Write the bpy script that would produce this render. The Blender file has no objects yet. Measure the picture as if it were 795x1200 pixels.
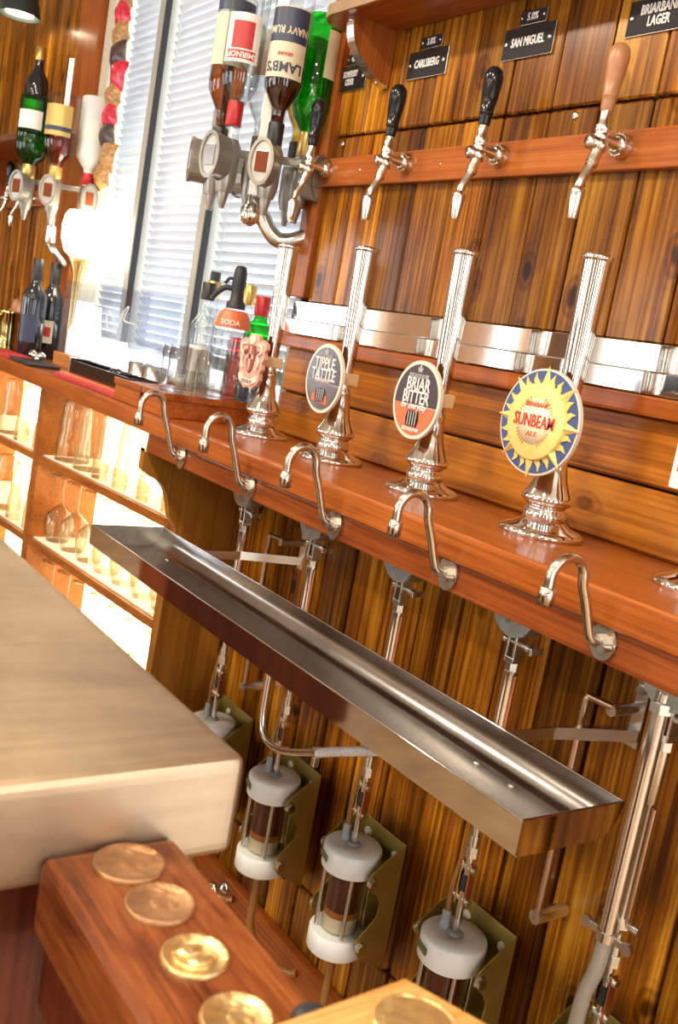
import bpy, bmesh, math, random
from mathutils import Vector, Matrix, Euler
random.seed(7)
PI = math.pi
scene = bpy.context.scene
COL = scene.collection

# ------------------------------------------------------------------ camera
CAM = Vector((0.0, -1.1, 1.27))
FPX = 1153.407
ROW_R = Vector((0.55520749, 0.81362817, 0.17249304))     # image right in world axes
ROW_D = Vector((0.23369946, 0.04642604, -0.97119987))    # image down
ROW_F = Vector((-0.79820374, 0.57952897, -0.16436838))   # forward
cam_data = bpy.data.cameras.new('camera')
cam = bpy.data.objects.new('camera', cam_data)
COL.objects.link(cam)
m = Matrix((( ROW_R.x, -ROW_D.x, -ROW_F.x, CAM.x),
            ( ROW_R.y, -ROW_D.y, -ROW_F.y, CAM.y),
            ( ROW_R.z, -ROW_D.z, -ROW_F.z, CAM.z),
            (0, 0, 0, 1)))
cam.matrix_world = m
cam_data.sensor_fit = 'VERTICAL'
cam_data.sensor_height = 36.0
cam_data.sensor_width = 36.0 * 795 / 1200
cam_data.lens = FPX * 36.0 / 1200
cam_data.clip_start = 0.02
cam_data.dof.use_dof = True
cam_data.dof.focus_distance = 1.35
cam_data.dof.aperture_fstop = 13.0
scene.camera = cam

# ------------------------------------------------------------------ light
world = bpy.data.worlds.new('world'); scene.world = world
world.use_nodes = True
bg = world.node_tree.nodes['Background']
bg.inputs[0].default_value = (0.93, 0.97, 1.0, 1)
bg.inputs[1].default_value = 5.5
def area_lamp(name, loc, size, power, col, rot=(0, 0, 0), shape='DISK'):
    d = bpy.data.lights.new(name, 'AREA'); d.shape = shape; d.size = size; d.energy = power; d.color = col
    if shape == 'RECTANGLE': d.size_y = size
    o = bpy.data.objects.new(name, d); o.location = loc; o.rotation_euler = rot; COL.objects.link(o)
    return o
for lx, ly in ((-2.5, -1.3), (-1.5, -1.3), (-0.5, -1.3), (0.5, -1.3), (-2.4, -2.9), (-1.0, -2.9), (0.4, -2.9), (-1.6, -4.2), (-0.2, -4.2)):  # unseen overhead lamps, added to brighten the bar
    area_lamp('added_fill_light', (lx, ly, 2.52), 0.16, 17, (1.0, 0.86, 0.68))
vs = scene.view_settings
scene.display_settings.display_device = 'sRGB'
vs.view_transform = 'Standard'; vs.look = 'None'; vs.exposure = 0.25; vs.gamma = 1.0
vs.use_curve_mapping = False
cy = scene.cycles
cy.use_denoising = True
cy.max_bounces = 10; cy.transparent_max_bounces = 24; cy.glossy_bounces = 5; cy.diffuse_bounces = 4
cy.transmission_bounces = 6; cy.caustics_reflective = False; cy.caustics_refractive = False
cy.sample_clamp_indirect = 6.0

# ------------------------------------------------------------------ placing helpers
def ray(px, py):
    return ROW_R * (px - 397.5) + ROW_D * (py - 600) + ROW_F * FPX
def atY(px, py, Y):
    d = ray(px, py); return CAM + d * ((Y - CAM.y) / d.y)
def atX(px, py, X):
    d = ray(px, py); return CAM + d * ((X - CAM.x) / d.x)
def atZ(px, py, Z):
    d = ray(px, py); return CAM + d * ((Z - CAM.z) / d.z)
FACE = math.atan2(0.809, 0.588)      # turn about Z that points a thing's front (-Y) at the photographer

# ------------------------------------------------------------------ materials
MATS = {}
def new_mat(name):
    mt = bpy.data.materials.new(name); mt.use_nodes = True
    MATS[name] = mt
    return mt, mt.node_tree.nodes, mt.node_tree.links, mt.node_tree.nodes['Principled BSDF']
def plain(name, col, rough=0.5, metal=0.0, noise=0.0, nscale=20, bump=0.0, emit=None, estr=0, spec=None, coat=0):
    mt, N, L, b = new_mat(name)
    b.inputs['Base Color'].default_value = (*col, 1)
    b.inputs['Roughness'].default_value = rough; b.inputs['Metallic'].default_value = metal
    if spec is not None: b.inputs['Specular IOR Level'].default_value = spec
    if coat: b.inputs['Coat Weight'].default_value = coat; b.inputs['Coat Roughness'].default_value = 0.08
    if emit: b.inputs['Emission Color'].default_value = (*emit, 1); b.inputs['Emission Strength'].default_value = estr
    if noise or bump:
        tc = N.new('ShaderNodeTexCoord'); nz = N.new('ShaderNodeTexNoise'); nz.inputs['Scale'].default_value = nscale
        nz.inputs['Detail'].default_value = 5
        L.new(tc.outputs['Object'], nz.inputs['Vector'])
        if noise:
            r = N.new('ShaderNodeValToRGB')
            r.color_ramp.elements[0].position = 0.3; r.color_ramp.elements[1].position = 0.7
            r.color_ramp.elements[0].color = (*[c * (1 - noise) for c in col], 1)
            r.color_ramp.elements[1].color = (*[min(1, c * (1 + noise)) for c in col], 1)
            L.new(nz.outputs['Fac'], r.inputs['Fac']); L.new(r.outputs['Color'], b.inputs['Base Color'])
        if bump:
            bp = N.new('ShaderNodeBump'); bp.inputs['Strength'].default_value = bump; bp.inputs['Distance'].default_value = 0.002
            L.new(nz.outputs['Fac'], bp.inputs['Height']); L.new(bp.outputs['Normal'], b.inputs['Normal'])
    return mt
def wood(name, dark, mid, light, axis='Z', fine=150, broad=13, along=2.2, rough=0.3, knots=0.0, coat=0.12, vary=0.4, bump=0.25, fine_w=0.5):
    mt, N, L, b = new_mat(name)
    tc = N.new('ShaderNodeTexCoord'); oi = N.new('ShaderNodeObjectInfo')
    mul = N.new('ShaderNodeMath'); mul.operation = 'MULTIPLY'; mul.inputs[1].default_value = 37.0
    L.new(oi.outputs['Random'], mul.inputs[0])
    comb = N.new('ShaderNodeCombineXYZ')
    for i in range(3): L.new(mul.outputs[0], comb.inputs[i])
    add = N.new('ShaderNodeVectorMath'); add.operation = 'ADD'
    L.new(tc.outputs['Object'], add.inputs[0]); L.new(comb.outputs[0], add.inputs[1])
    vec = add.outputs[0]
    def mapped(acr, alo):
        mp = N.new('ShaderNodeMapping'); sc = [acr] * 3; sc['XYZ'.index(axis)] = alo
        mp.inputs['Scale'].default_value = sc; L.new(vec, mp.inputs['Vector']); return mp.outputs[0]
    kd = None
    if knots:
        # knots: sparse cells, the grain is pushed aside round each one
        vo = N.new('ShaderNodeTexVoronoi'); vo.inputs['Scale'].default_value = 1.0; vo.feature = 'F1'
        wn = N.new('ShaderNodeTexNoise'); wn.inputs['Scale'].default_value = 14; wn.inputs['Detail'].default_value = 2
        L.new(vec, wn.inputs['Vector'])
        wm_ = N.new('ShaderNodeVectorMath'); wm_.operation = 'MULTIPLY_ADD'; wm_.inputs[1].default_value = (0.012,) * 3
        L.new(wn.outputs['Color'], wm_.inputs[0]); L.new(vec, wm_.inputs[2])
        mp = N.new('ShaderNodeMapping'); sc = [10.5, 0.5, 10.5]; sc['XYZ'.index(axis)] = 6.2
        mp.inputs['Scale'].default_value = sc; L.new(wm_.outputs[0], mp.inputs['Vector'])
        L.new(mp.outputs[0], vo.inputs['Vector']); kd = vo.outputs['Distance']
    n1 = N.new('ShaderNodeTexNoise'); n1.inputs['Scale'].default_value = 1.0; n1.inputs['Detail'].default_value = 5; n1.inputs['Roughness'].default_value = 0.6
    L.new(mapped(fine, along), n1.inputs['Vector'])
    n2 = N.new('ShaderNodeTexNoise'); n2.inputs['Scale'].default_value = 1.0; n2.inputs['Detail'].default_value = 5; n2.inputs['Roughness'].default_value = 0.6; n2.inputs['Distortion'].default_value = 0.8
    L.new(mapped(broad, along * 0.8), n2.inputs['Vector'])
    mx = N.new('ShaderNodeMix'); mx.data_type = 'FLOAT'; mx.inputs[0].default_value = fine_w
    L.new(n2.outputs['Fac'], mx.inputs[2]); L.new(n1.outputs['Fac'], mx.inputs[3])
    fac = mx.outputs[0]
    r = N.new('ShaderNodeValToRGB'); e = r.color_ramp.elements
    e[0].position = 0.37; e[0].color = (*dark, 1); e[1].position = 0.63; e[1].color = (*light, 1)
    e2 = e.new(0.5); e2.color = (*mid, 1)
    L.new(fac, r.inputs['Fac']); out = r.outputs['Color']
    if knots:
        # halo rings then the dark heart
        sn_ = N.new('ShaderNodeMath'); sn_.operation = 'MULTIPLY'; sn_.inputs[1].default_value = 60.0; L.new(kd, sn_.inputs[0])
        si = N.new('ShaderNodeMath'); si.operation = 'SINE'; L.new(sn_.outputs[0], si.inputs[0])
        ring = N.new('ShaderNodeMapRange'); ring.inputs[1].default_value = -1; ring.inputs[2].default_value = 1; ring.inputs[3].default_value = 0.55; ring.inputs[4].default_value = 1.0
        L.new(si.outputs[0], ring.inputs[0])
        mask = N.new('ShaderNodeMapRange'); mask.inputs[1].default_value = 0.14; mask.inputs[2].default_value = 0.34; mask.inputs[3].default_value = 1.0; mask.inputs[4].default_value = 0.0; mask.interpolation_type = 'SMOOTHSTEP'
        L.new(kd, mask.inputs[0])
        rm = N.new('ShaderNodeMix'); rm.data_type = 'FLOAT'; rm.inputs[2].default_value = 1.0
        L.new(mask.outputs[0], rm.inputs[0]); L.new(ring.outputs[0], rm.inputs[3])
        kr = N.new('ShaderNodeValToRGB'); ke = kr.color_ramp.elements
        ke[0].position = 0.03; ke[0].color = (0.05, 0.03, 0.02, 1); ke[1].position = 0.21; ke[1].color = (1, 1, 1, 1)
        k3 = ke.new(0.09); k3.color = (0.30, 0.20, 0.14, 1); k4 = ke.new(0.12); k4.color = (0.72, 0.6, 0.5, 1)
        L.new(kd, kr.inputs['Fac'])
        m1 = N.new('ShaderNodeMix'); m1.data_type = 'RGBA'; m1.blend_type = 'MULTIPLY'; m1.inputs[0].default_value = knots
        L.new(out, m1.inputs[6]); L.new(kr.outputs['Color'], m1.inputs[7])
        m2 = N.new('ShaderNodeMix'); m2.data_type = 'RGBA'; m2.blend_type = 'MULTIPLY'; m2.inputs[0].default_value = knots
        L.new(m1.outputs[2], m2.inputs[6]); L.new(rm.outputs[0], m2.inputs[7]); out = m2.outputs[2]
    if vary:
        hv = N.new('ShaderNodeHueSaturation')
        mr = N.new('ShaderNodeMapRange'); mr.inputs[3].default_value = 1 - vary * 0.5; mr.inputs[4].default_value = 1 + vary * 0.5
        L.new(oi.outputs['Random'], mr.inputs[0]); L.new(mr.outputs[0], hv.inputs['Value'])
        L.new(out, hv.inputs['Color']); out = hv.outputs['Color']
    L.new(out, b.inputs['Base Color'])
    b.inputs['Roughness'].default_value = rough; b.inputs['Specular IOR Level'].default_value = 0.22
    b.inputs['Coat Weight'].default_value = coat; b.inputs['Coat Roughness'].default_value = 0.14
    bp = N.new('ShaderNodeBump'); bp.inputs['Strength'].default_value = bump; bp.inputs['Distance'].default_value = 0.001
    L.new(fac, bp.inputs['Height']); L.new(bp.outputs['Normal'], b.inputs['Normal'])
    L.new(bp.outputs['Normal'], b.inputs['Coat Normal'])
    return mt
def thin_glass(name, tint=(0.97, 0.98, 0.98), edge=(0.7, 0.74, 0.74), gloss=1.0, rough=0.02, blend=0.35):
    mt, N, L, b = new_mat(name)
    N.remove(b)
    out = [n for n in N if n.type == 'OUTPUT_MATERIAL'][0]
    tr = N.new('ShaderNodeBsdfTransparent'); gl = N.new('ShaderNodeBsdfGlossy'); gl.inputs['Roughness'].default_value = rough
    lw = N.new('ShaderNodeLayerWeight'); lw.inputs['Blend'].default_value = blend
    mc = N.new('ShaderNodeMix'); mc.data_type = 'RGBA'
    mc.inputs[6].default_value = (*tint, 1); mc.inputs[7].default_value = (*edge, 1)
    L.new(lw.outputs['Facing'], mc.inputs[0]); L.new(mc.outputs[2], tr.inputs['Color'])
    l2 = N.new('ShaderNodeLayerWeight'); l2.inputs['Blend'].default_value = 0.5
    pw = N.new('ShaderNodeMath'); pw.operation = 'POWER'; pw.inputs[1].default_value = 4.0
    L.new(l2.outputs['Facing'], pw.inputs[0])
    mm = N.new('ShaderNodeMath'); mm.operation = 'MULTIPLY_ADD'; mm.inputs[1].default_value = 0.7 * gloss; mm.inputs[2].default_value = 0.05 * gloss; mm.use_clamp = True
    L.new(pw.outputs[0], mm.inputs[0])
    ms = N.new('ShaderNodeMixShader'); L.new(mm.outputs[0], ms.inputs[0]); L.new(tr.outputs[0], ms.inputs[1]); L.new(gl.outputs[0], ms.inputs[2])
    L.new(ms.outputs[0], out.inputs['Surface'])
    return mt
def brushed(name, col, rough=0.3, axis='X', amount=0.12, scale=240, blotch=0.0):
    mt, N, L, b = new_mat(name)
    b.inputs['Metallic'].default_value = 1.0
    tc = N.new('ShaderNodeTexCoord'); mp = N.new('ShaderNodeMapping')
    s = [scale] * 3; s['XYZ'.index(axis)] = scale * 0.02
    mp.inputs['Scale'].default_value = s; L.new(tc.outputs['Object'], mp.inputs['Vector'])
    nz = N.new('ShaderNodeTexNoise'); nz.inputs['Scale'].default_value = 1; nz.inputs['Detail'].default_value = 4
    L.new(mp.outputs[0], nz.inputs['Vector'])
    mr = N.new('ShaderNodeMapRange'); mr.inputs[3].default_value = max(0.02, rough - amount); mr.inputs[4].default_value = rough + amount
    L.new(nz.outputs['Fac'], mr.inputs[0])
    n2 = N.new('ShaderNodeTexNoise'); n2.inputs['Scale'].default_value = 9; n2.inputs['Detail'].default_value = 5; n2.inputs['Roughness'].default_value = 0.6
    L.new(tc.outputs['Object'], n2.inputs['Vector'])
    r = N.new('ShaderNodeValToRGB'); r.color_ramp.elements[0].position = 0.32; r.color_ramp.elements[1].position = 0.68
    r.color_ramp.elements[0].color = (*[c * (1 - blotch) for c in col], 1); r.color_ramp.elements[1].color = (*col, 1)
    L.new(n2.outputs['Fac'], r.inputs['Fac']); L.new(r.outputs['Color'], b.inputs['Base Color'])
    ad = N.new('ShaderNodeMath'); ad.operation = 'MULTIPLY_ADD'; ad.inputs[1].default_value = blotch * 0.6
    L.new(n2.outputs['Fac'], ad.inputs[0]); L.new(mr.outputs[0], ad.inputs[2])
    L.new(ad.outputs[0], b.inputs['Roughness'])
    bp = N.new('ShaderNodeBump'); bp.inputs['Strength'].default_value = 0.06; bp.inputs['Distance'].default_value = 0.001
    L.new(nz.outputs['Fac'], bp.inputs['Height']); L.new(bp.outputs['Normal'], b.inputs['Normal'])
    return mt
wood('pine_vertical', (0.056, 0.012, 0.0015), (0.27, 0.086, 0.0055), (0.60, 0.270, 0.020), 'Z', knots=0.95, vary=0.8, rough=0.25, coat=0.16)
wood('pine_horizontal', (0.16, 0.042, 0.005), (0.37, 0.120, 0.012), (0.56, 0.215, 0.028), 'X', knots=0.6, vary=0.2, rough=0.3)
wood('mahogany', (0.20, 0.042, 0.007), (0.34, 0.086, 0.014), (0.46, 0.132, 0.024), 'X', fine=220, broad=20, along=3, vary=0.12, rough=0.28, bump=0.08, coat=0.3)
wood('mahogany_upright', (0.20, 0.045, 0.008), (0.33, 0.088, 0.015), (0.44, 0.13, 0.026), 'Z', fine=220, broad=20, along=3, vary=0.12, rough=0.3, bump=0.12, coat=0.12)
wood('deep_mahogany', (0.13, 0.026, 0.005), (0.24, 0.056, 0.011), (0.34, 0.09, 0.018), 'X', fine=240, broad=24, along=4, vary=0.1, rough=0.32, bump=0.15)
wood('dark_mahogany', (0.055, 0.008, 0.003), (0.10, 0.020, 0.008), (0.16, 0.036, 0.012), 'Z', fine=200, vary=0.1, rough=0.32, bump=0.12)
wood('rail_oak', (0.06, 0.012, 0.003), (0.165, 0.042, 0.010), (0.27, 0.085, 0.022), 'X', fine=420, broad=40, along=18, vary=0.1, rough=0.36, bump=0.3)
wood('light_oak', (0.36, 0.15, 0.038), (0.52, 0.245, 0.07), (0.64, 0.34, 0.12), 'Y', fine=380, broad=60, along=12, vary=0.1, rough=0.38, bump=0.2)
wood('panel_oak', (0.22, 0.080, 0.008), (0.33, 0.130, 0.014), (0.42, 0.18, 0.026), 'Z', fine=180, along=3, vary=0.1, rough=0.35, bump=0.12)
wood('cabinet_wood', (0.20, 0.055, 0.008), (0.32, 0.100, 0.014), (0.42, 0.15, 0.024), 'X', fine=180, along=3, vary=0.1, rough=0.4, bump=0.12)
wood('box_oak', (0.40, 0.15, 0.03), (0.54, 0.225, 0.055), (0.64, 0.29, 0.085), 'X', fine=180, along=3, vary=0.1, rough=0.4, bump=0.12)
plain('chrome', (0.83, 0.82, 0.80), 0.06, 1.0)
plain('satin_steel', (0.70, 0.69, 0.66), 0.22, 1.0)
brushed('shaft_steel', (0.66, 0.60, 0.52), 0.10, 'Z', 0.03, 300)
plain('plate_steel', (0.66, 0.60, 0.50), 0.22, 0.9, noise=0.15, nscale=70)
plain('end_steel', (0.50, 0.46, 0.40), 0.42, 1.0, noise=0.2, nscale=40)
plain('mirror_steel', (0.74, 0.72, 0.69), 0.05, 1.0)
plain('rod_bronze', (0.56, 0.40, 0.28), 0.3, 1.0)
plain('zinc', (0.74, 0.76, 0.73), 0.24, 1.0, noise=0.12, nscale=60)
plain('cast_grey', (0.42, 0.44, 0.42), 0.38, 0.9, noise=0.15, nscale=60)
plain('tap_steel', (0.72, 0.69, 0.62), 0.16, 1.0)
brushed('tray_steel', (0.46, 0.44, 0.42), 0.13, 'X', 0.05, 200, blotch=0.22)
brushed('spout_steel', (0.60, 0.53, 0.44), 0.2, 'Z', 0.05, 200)
brushed('pewter', (0.54, 0.41, 0.27), 0.40, 'Y', 0.10, 160, blotch=0.30)
brushed('tube_steel', (0.74, 0.73, 0.70), 0.2, 'Z', 0.06, 300)
plain('copper', (0.66, 0.32, 0.17), 0.28, 1.0)
plain('brass', (0.72, 0.53, 0.22), 0.25, 1.0)
plain('edge_brown', (0.34, 0.22, 0.12), 0.35, noise=0.15, nscale=30)
plain('cream_brass', (0.85, 0.66, 0.38), 0.4, 0.1)
plain('gold_plate', (0.52, 0.43, 0.12), 0.34, 0.8, noise=0.12, nscale=14)
plain('cream_casting', (0.72, 0.66, 0.40), 0.4)
plain('coin_gold', (0.80, 0.58, 0.26), 0.32, 0.9, noise=0.18, nscale=180, bump=0.8)
plain('coin_bronze', (0.40, 0.21, 0.10), 0.42, 0.75, noise=0.2, nscale=150, bump=0.8)
plain('white_plastic', (0.90, 0.92, 0.87), 0.28, noise=0.03, nscale=30)
plain('grey_plastic', (0.30, 0.32, 0.31), 0.4)
plain('optic_grey', (0.33, 0.31, 0.27), 0.26, 0.5)
plain('optic_silver', (0.62, 0.63, 0.63), 0.15, 0.8)
plain('optic_light', (0.50, 0.48, 0.44), 0.25, 0.4)
plain('optic_window', (0.20, 0.05, 0.02), 0.1)
plain('black_gloss', (0.010, 0.010, 0.011), 0.14, spec=0.4)
plain('black_matt', (0.02, 0.02, 0.022), 0.5)
plain('tan_handle', (0.42, 0.19, 0.085), 0.3, noise=0.1, nscale=40)
plain('sign_black', (0.020, 0.016, 0.014), 0.5, spec=0.2)
plain('print_white', (0.82, 0.80, 0.76), 0.5)
plain('print_grey', (0.45, 0.44, 0.44), 0.5)
plain('print_orange', (0.72, 0.16, 0.06), 0.4)
plain('print_red', (0.55, 0.05, 0.03), 0.4)
plain('clip_black', (0.045, 0.035, 0.045), 0.25, coat=0.4)
plain('clip_grey', (0.11, 0.09, 0.10), 0.3, noise=0.5, nscale=30, coat=0.3)
plain('clip_cream', (0.78, 0.70, 0.58), 0.4)
plain('clip_blue', (0.055, 0.085, 0.22), 0.35)
plain('clip_gold', (0.80, 0.58, 0.16), 0.35)
plain('clip_yellow', (0.86, 0.66, 0.22), 0.4, noise=0.06, nscale=30)
plain('clip_pale', (0.90, 0.82, 0.55), 0.4)
plain('clip_pink', (0.66, 0.36, 0.27), 0.4, noise=0.25, nscale=70)
plain('clip_maroon', (0.28, 0.06, 0.05), 0.4)
plain('label_cream', (0.72, 0.63, 0.44), 0.5)
plain('label_white', (0.80, 0.79, 0.74), 0.5)
plain('label_navy', (0.035, 0.045, 0.09), 0.4)
plain('label_red', (0.50, 0.03, 0.03), 0.4)
plain('label_gold', (0.62, 0.42, 0.12), 0.35, 0.4)
plain('cap_red', (0.52, 0.02, 0.025), 0.3)
plain('cap_gold', (0.62, 0.42, 0.14), 0.3, 0.8)
plain('cap_black', (0.02, 0.02, 0.02), 0.35)
def translucent(name, col):
    mt, N, L, b = new_mat(name); N.remove(b)
    out = [n for n in N if n.type == 'OUTPUT_MATERIAL'][0]
    t_ = N.new('ShaderNodeBsdfTranslucent'); d_ = N.new('ShaderNodeBsdfDiffuse'); m_ = N.new('ShaderNodeMixShader'); m_.inputs[0].default_value = 0.4
    for q in (t_, d_): q.inputs['Color'].default_value = (*col, 1)
    L.new(t_.outputs[0], m_.inputs[1]); L.new(d_.outputs[0], m_.inputs[2]); L.new(m_.outputs[0], out.inputs['Surface'])
plain('glare_glow', (0.9, 0.92, 0.95), 0.6, emit=(0.95, 0.97, 1.0), estr=1.6)  # emission imitates the white glare in the acrylic case
translucent('paper_bright', (0.95, 0.96, 0.97))
plain('paper_white', (0.8, 0.8, 0.78), 0.6)
plain('packet_red', (0.62, 0.03, 0.06), 0.25, noise=0.5, nscale=60, bump=0.6)
plain('packet_brown', (0.42, 0.22, 0.08), 0.4, noise=0.6, nscale=90, bump=0.6)
plain('packet_dark', (0.07, 0.04, 0.04), 0.3, noise=0.5, nscale=80, bump=0.6)
plain('red_mat', (0.46, 0.035, 0.035), 0.6, noise=0.2, nscale=90)
plain('frame_cream', (0.66, 0.60, 0.46), 0.4)
plain('frame_grey', (0.36, 0.345, 0.30), 0.4)
plain('blind_white', (0.56, 0.59, 0.63), 0.5)
plain('wall_cream', (0.26, 0.17, 0.09), 0.7, noise=0.05, nscale=6)
plain('ceiling_paint', (0.55, 0.47, 0.36), 0.8, noise=0.04, nscale=5)
plain('floor_dark', (0.42, 0.27, 0.14), 0.45, noise=0.25, nscale=9)
plain('dark_void', (0.03, 0.015, 0.008), 0.7)
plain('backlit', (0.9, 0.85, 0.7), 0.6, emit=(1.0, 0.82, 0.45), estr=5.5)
plain('shelf_liner', (0.80, 0.78, 0.70), 0.5, noise=0.1, nscale=80, bump=0.5)
plain('lamp_glow', (1, 0.95, 0.8), 0.5, emit=(1.0, 0.86, 0.60), estr=14)
plain('lamp_shade', (0.03, 0.045, 0.04), 0.35, coat=0.3)
plain('beer', (0.10, 0.016, 0.004), 0.15, noise=0.5, nscale=22, coat=0.5)
plain('beer_amber', (0.42, 0.13, 0.02), 0.2, coat=0.4)
plain('beer_foam', (0.70, 0.58, 0.36), 0.5)
plain('wine_dark', (0.012, 0.014, 0.022), 0.08, coat=0.6)
plain('hose_amber', (0.30, 0.13, 0.03), 0.22, coat=0.5)
plain('hose_clear', (0.36, 0.34, 0.29), 0.22, coat=0.6)
plain('braid', (0.72, 0.73, 0.74), 0.4, 0.3, noise=0.25, nscale=260, bump=1.0)
plain('screw_cream', (0.80, 0.76, 0.55), 0.4)
plain('sign_green', (0.10, 0.14, 0.05), 0.4)
plain('tankard', (0.45, 0.36, 0.16), 0.12, 1.0)
thin_glass('glass')
thin_glass('glass_thick', (0.98, 0.98, 0.98), (0.66, 0.68, 0.67), 1.0, blend=0.25)
thin_glass('glass_cab', (0.97, 0.96, 0.93), (0.46, 0.37, 0.20), 1.3, blend=0.5)  # amber edge tint imitates the surrounding wood refracted in clear glass
thin_glass('pane', (0.97, 0.98, 0.99), (0.9, 0.92, 0.93), 0.6)
thin_glass('acrylic', (0.96, 0.97, 0.99), (0.86, 0.90, 0.95), 0.5, 0.05)
thin_glass('glass_green', (0.10, 0.80, 0.16), (0.01, 0.30, 0.04), 1.0)
thin_glass('liquid_green', (0.45, 0.95, 0.45), (0.2, 0.7, 0.2), 0.4)
thin_glass('liquid_amber', (0.80, 0.36, 0.07), (0.30, 0.09, 0.01), 0.6)
thin_glass('liquid_rum', (0.30, 0.07, 0.02), (0.06, 0.01, 0.004), 0.8)
thin_glass('liquid_clear', (0.92, 0.94, 0.95), (0.6, 0.64, 0.66), 0.8)
thin_glass('liquid_yellow', (0.92, 0.66, 0.12), (0.5, 0.30, 0.03), 0.7)
thin_glass('liquid_red', (0.7, 0.1, 0.06), (0.35, 0.03, 0.02), 0.8)
plain('frost_white', (0.72, 0.75, 0.76), 0.35, coat=0.4)
thin_glass('glass_frost', (0.86, 0.89, 0.90), (0.55, 0.58, 0.58), 1.0, 0.2)
thin_glass('beer_glass', (0.55, 0.17, 0.04), (0.20, 0.05, 0.01), 0.9)

# ------------------------------------------------------------------ mesh helpers
class MB:
    def __init__(s): s.v = []; s.f = []; s.sm = []
    def add(s, vs, fs, smooth=True, mat=None):
        o = len(s.v)
        for p in vs:
            p = Vector(p)
            s.v.append(mat @ p if mat is not None else p)
        for f in fs: s.f.append([i + o for i in f]); s.sm.append(smooth)
        return s
    def box(s, a, b, bev=0.0, mat=None, seg=2):
        bm = bmesh.new(); bmesh.ops.create_cube(bm, size=1)
        sx, sy, sz = (b[0] - a[0]), (b[1] - a[1]), (b[2] - a[2])
        for v in bm.verts: v.co = Vector(((v.co.x + .5) * sx + a[0], (v.co.y + .5) * sy + a[1], (v.co.z + .5) * sz + a[2]))
        bv = min(bev, 0.45 * min(abs(sx), abs(sy), abs(sz)))
        if bv > 0: bmesh.ops.bevel(bm, geom=bm.edges[:], offset=bv, segments=seg, profile=0.6, affect='EDGES')
        bm.normal_update(); bm.verts.ensure_lookup_table()
        for v in bm.verts: v.index = v.index
        idx = {v: i for i, v in enumerate(bm.verts)}
        s.add([v.co.copy() for v in bm.verts], [[idx[v] for v in f.verts] for f in bm.faces], False, mat); bm.free()
        return s
    def lathe(s, prof, seg=24, mat=None, cap=True, smooth=True):
        """prof: (radius, z) from bottom to top"""
        vs = []; fs = []; n = len(prof)
        for (r, z) in prof:
            for k in range(seg):
                a = 2 * PI * k / seg; vs.append((r * math.cos(a), r * math.sin(a), z))
        for i in range(n - 1):
            for k in range(seg):
                k2 = (k + 1) % seg
                fs.append((i * seg + k, i * seg + k2, (i + 1) * seg + k2, (i + 1) * seg + k))
        s.add(vs, fs, smooth, mat)
        if cap:
            if prof[0][0] > 1e-5: s.add(vs[:seg], [list(range(seg))[::-1]], False, mat)
            if prof[-1][0] > 1e-5: s.add(vs[-seg:], [list(range(seg))], False, mat)
        return s
    def tube(s, pts, r, seg=12, mat=None, cap=True, radii=None):
        pts = [Vector(p) for p in pts]; n = len(pts); vs = []; fs = []
        t0 = (pts[1] - pts[0]).normalized()
        up = Vector((0, 0, 1)) if abs(t0.z) < 0.9 else Vector((1, 0, 0))
        nrm = t0.cross(up).normalized()
        for i, p in enumerate(pts):
            t = (pts[min(i + 1, n - 1)] - pts[max(i - 1, 0)]).normalized()
            nrm = (nrm - t * nrm.dot(t)).normalized(); bi = t.cross(nrm)
            rr = radii[i] if radii else r
            for k in range(seg):
                a = 2 * PI * k / seg; vs.append(p + (nrm * math.cos(a) + bi * math.sin(a)) * rr)
        for i in range(n - 1):
            for k in range(seg):
                k2 = (k + 1) % seg
                fs.append((i * seg + k, i * seg + k2, (i + 1) * seg + k2, (i + 1) * seg + k))
        s.add(vs, fs, True, mat)
        if cap:
            s.add(vs[:seg], [list(range(seg))[::-1]], False, mat); s.add(vs[-seg:], [list(range(seg))], False, mat)
        return s
    def prism(s, poly, h0, h1, plane='XZ', mat=None, smooth_side=False):
        """poly 2D extruded along the remaining axis from h0 to h1"""
        def P(a, b, h):
            return {'XZ': (a, h, b), 'YZ': (h, a, b), 'XY': (a, b, h)}[plane]
        n = len(poly)
        A = [P(a, b, h0) for a, b in poly]; B = [P(a, b, h1) for a, b in poly]
        s.add(A, [list(range(n))], False, mat); s.add(B, [list(range(n))[::-1]], False, mat)
        s.add(A + B, [(i, (i + 1) % n, n + (i + 1) % n, n + i) for i in range(n)], smooth_side, mat)
        return s
    def sphere(s, c, r, seg=14, rings=8, mat=None, sc=(1, 1, 1)):
        prof = [(max(1e-5, r * math.sin(PI * i / rings)), -r * math.cos(PI * i / rings)) for i in range(rings + 1)]
        M = Matrix.Translation(c) @ Matrix.Diagonal((*sc, 1))
        if mat is not None: M = mat @ M
        return s.lathe(prof, seg, M, cap=False)
    def mesh(s, name):
        me = bpy.data.meshes.new(name)
        me.from_pydata([tuple(v) for v in s.v], [], s.f)
        me.polygons.foreach_set('use_smooth', s.sm)
        bm = bmesh.new(); bm.from_mesh(me); bmesh.ops.recalc_face_normals(bm, faces=bm.faces); bm.to_mesh(me); bm.free()
        me.update()
        return me
def link(name, me, mat, parent=None, loc=(0, 0, 0), rot=(0, 0, 0)):
    o = bpy.data.objects.new(name, me)
    if mat:
        if isinstance(mat, str): mat = MATS[mat]
        if len(me.materials) == 0: me.materials.append(mat)
    o.parent = parent; o.location = loc; o.rotation_euler = rot
    COL.objects.link(o); return o
def obj(name, mb, mat, parent=None, loc=(0, 0, 0), rot=(0, 0, 0)):
    return link(name, mb.mesh(name), mat, parent, loc, rot)
def tag(o, label, cat, group=None):
    o['label'] = label; o['category'] = cat
    if group: o['group'] = group
    return o
def struct(o, label=None):
    o['kind'] = 'structure'
    if label: o['label'] = label
    return o
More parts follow.
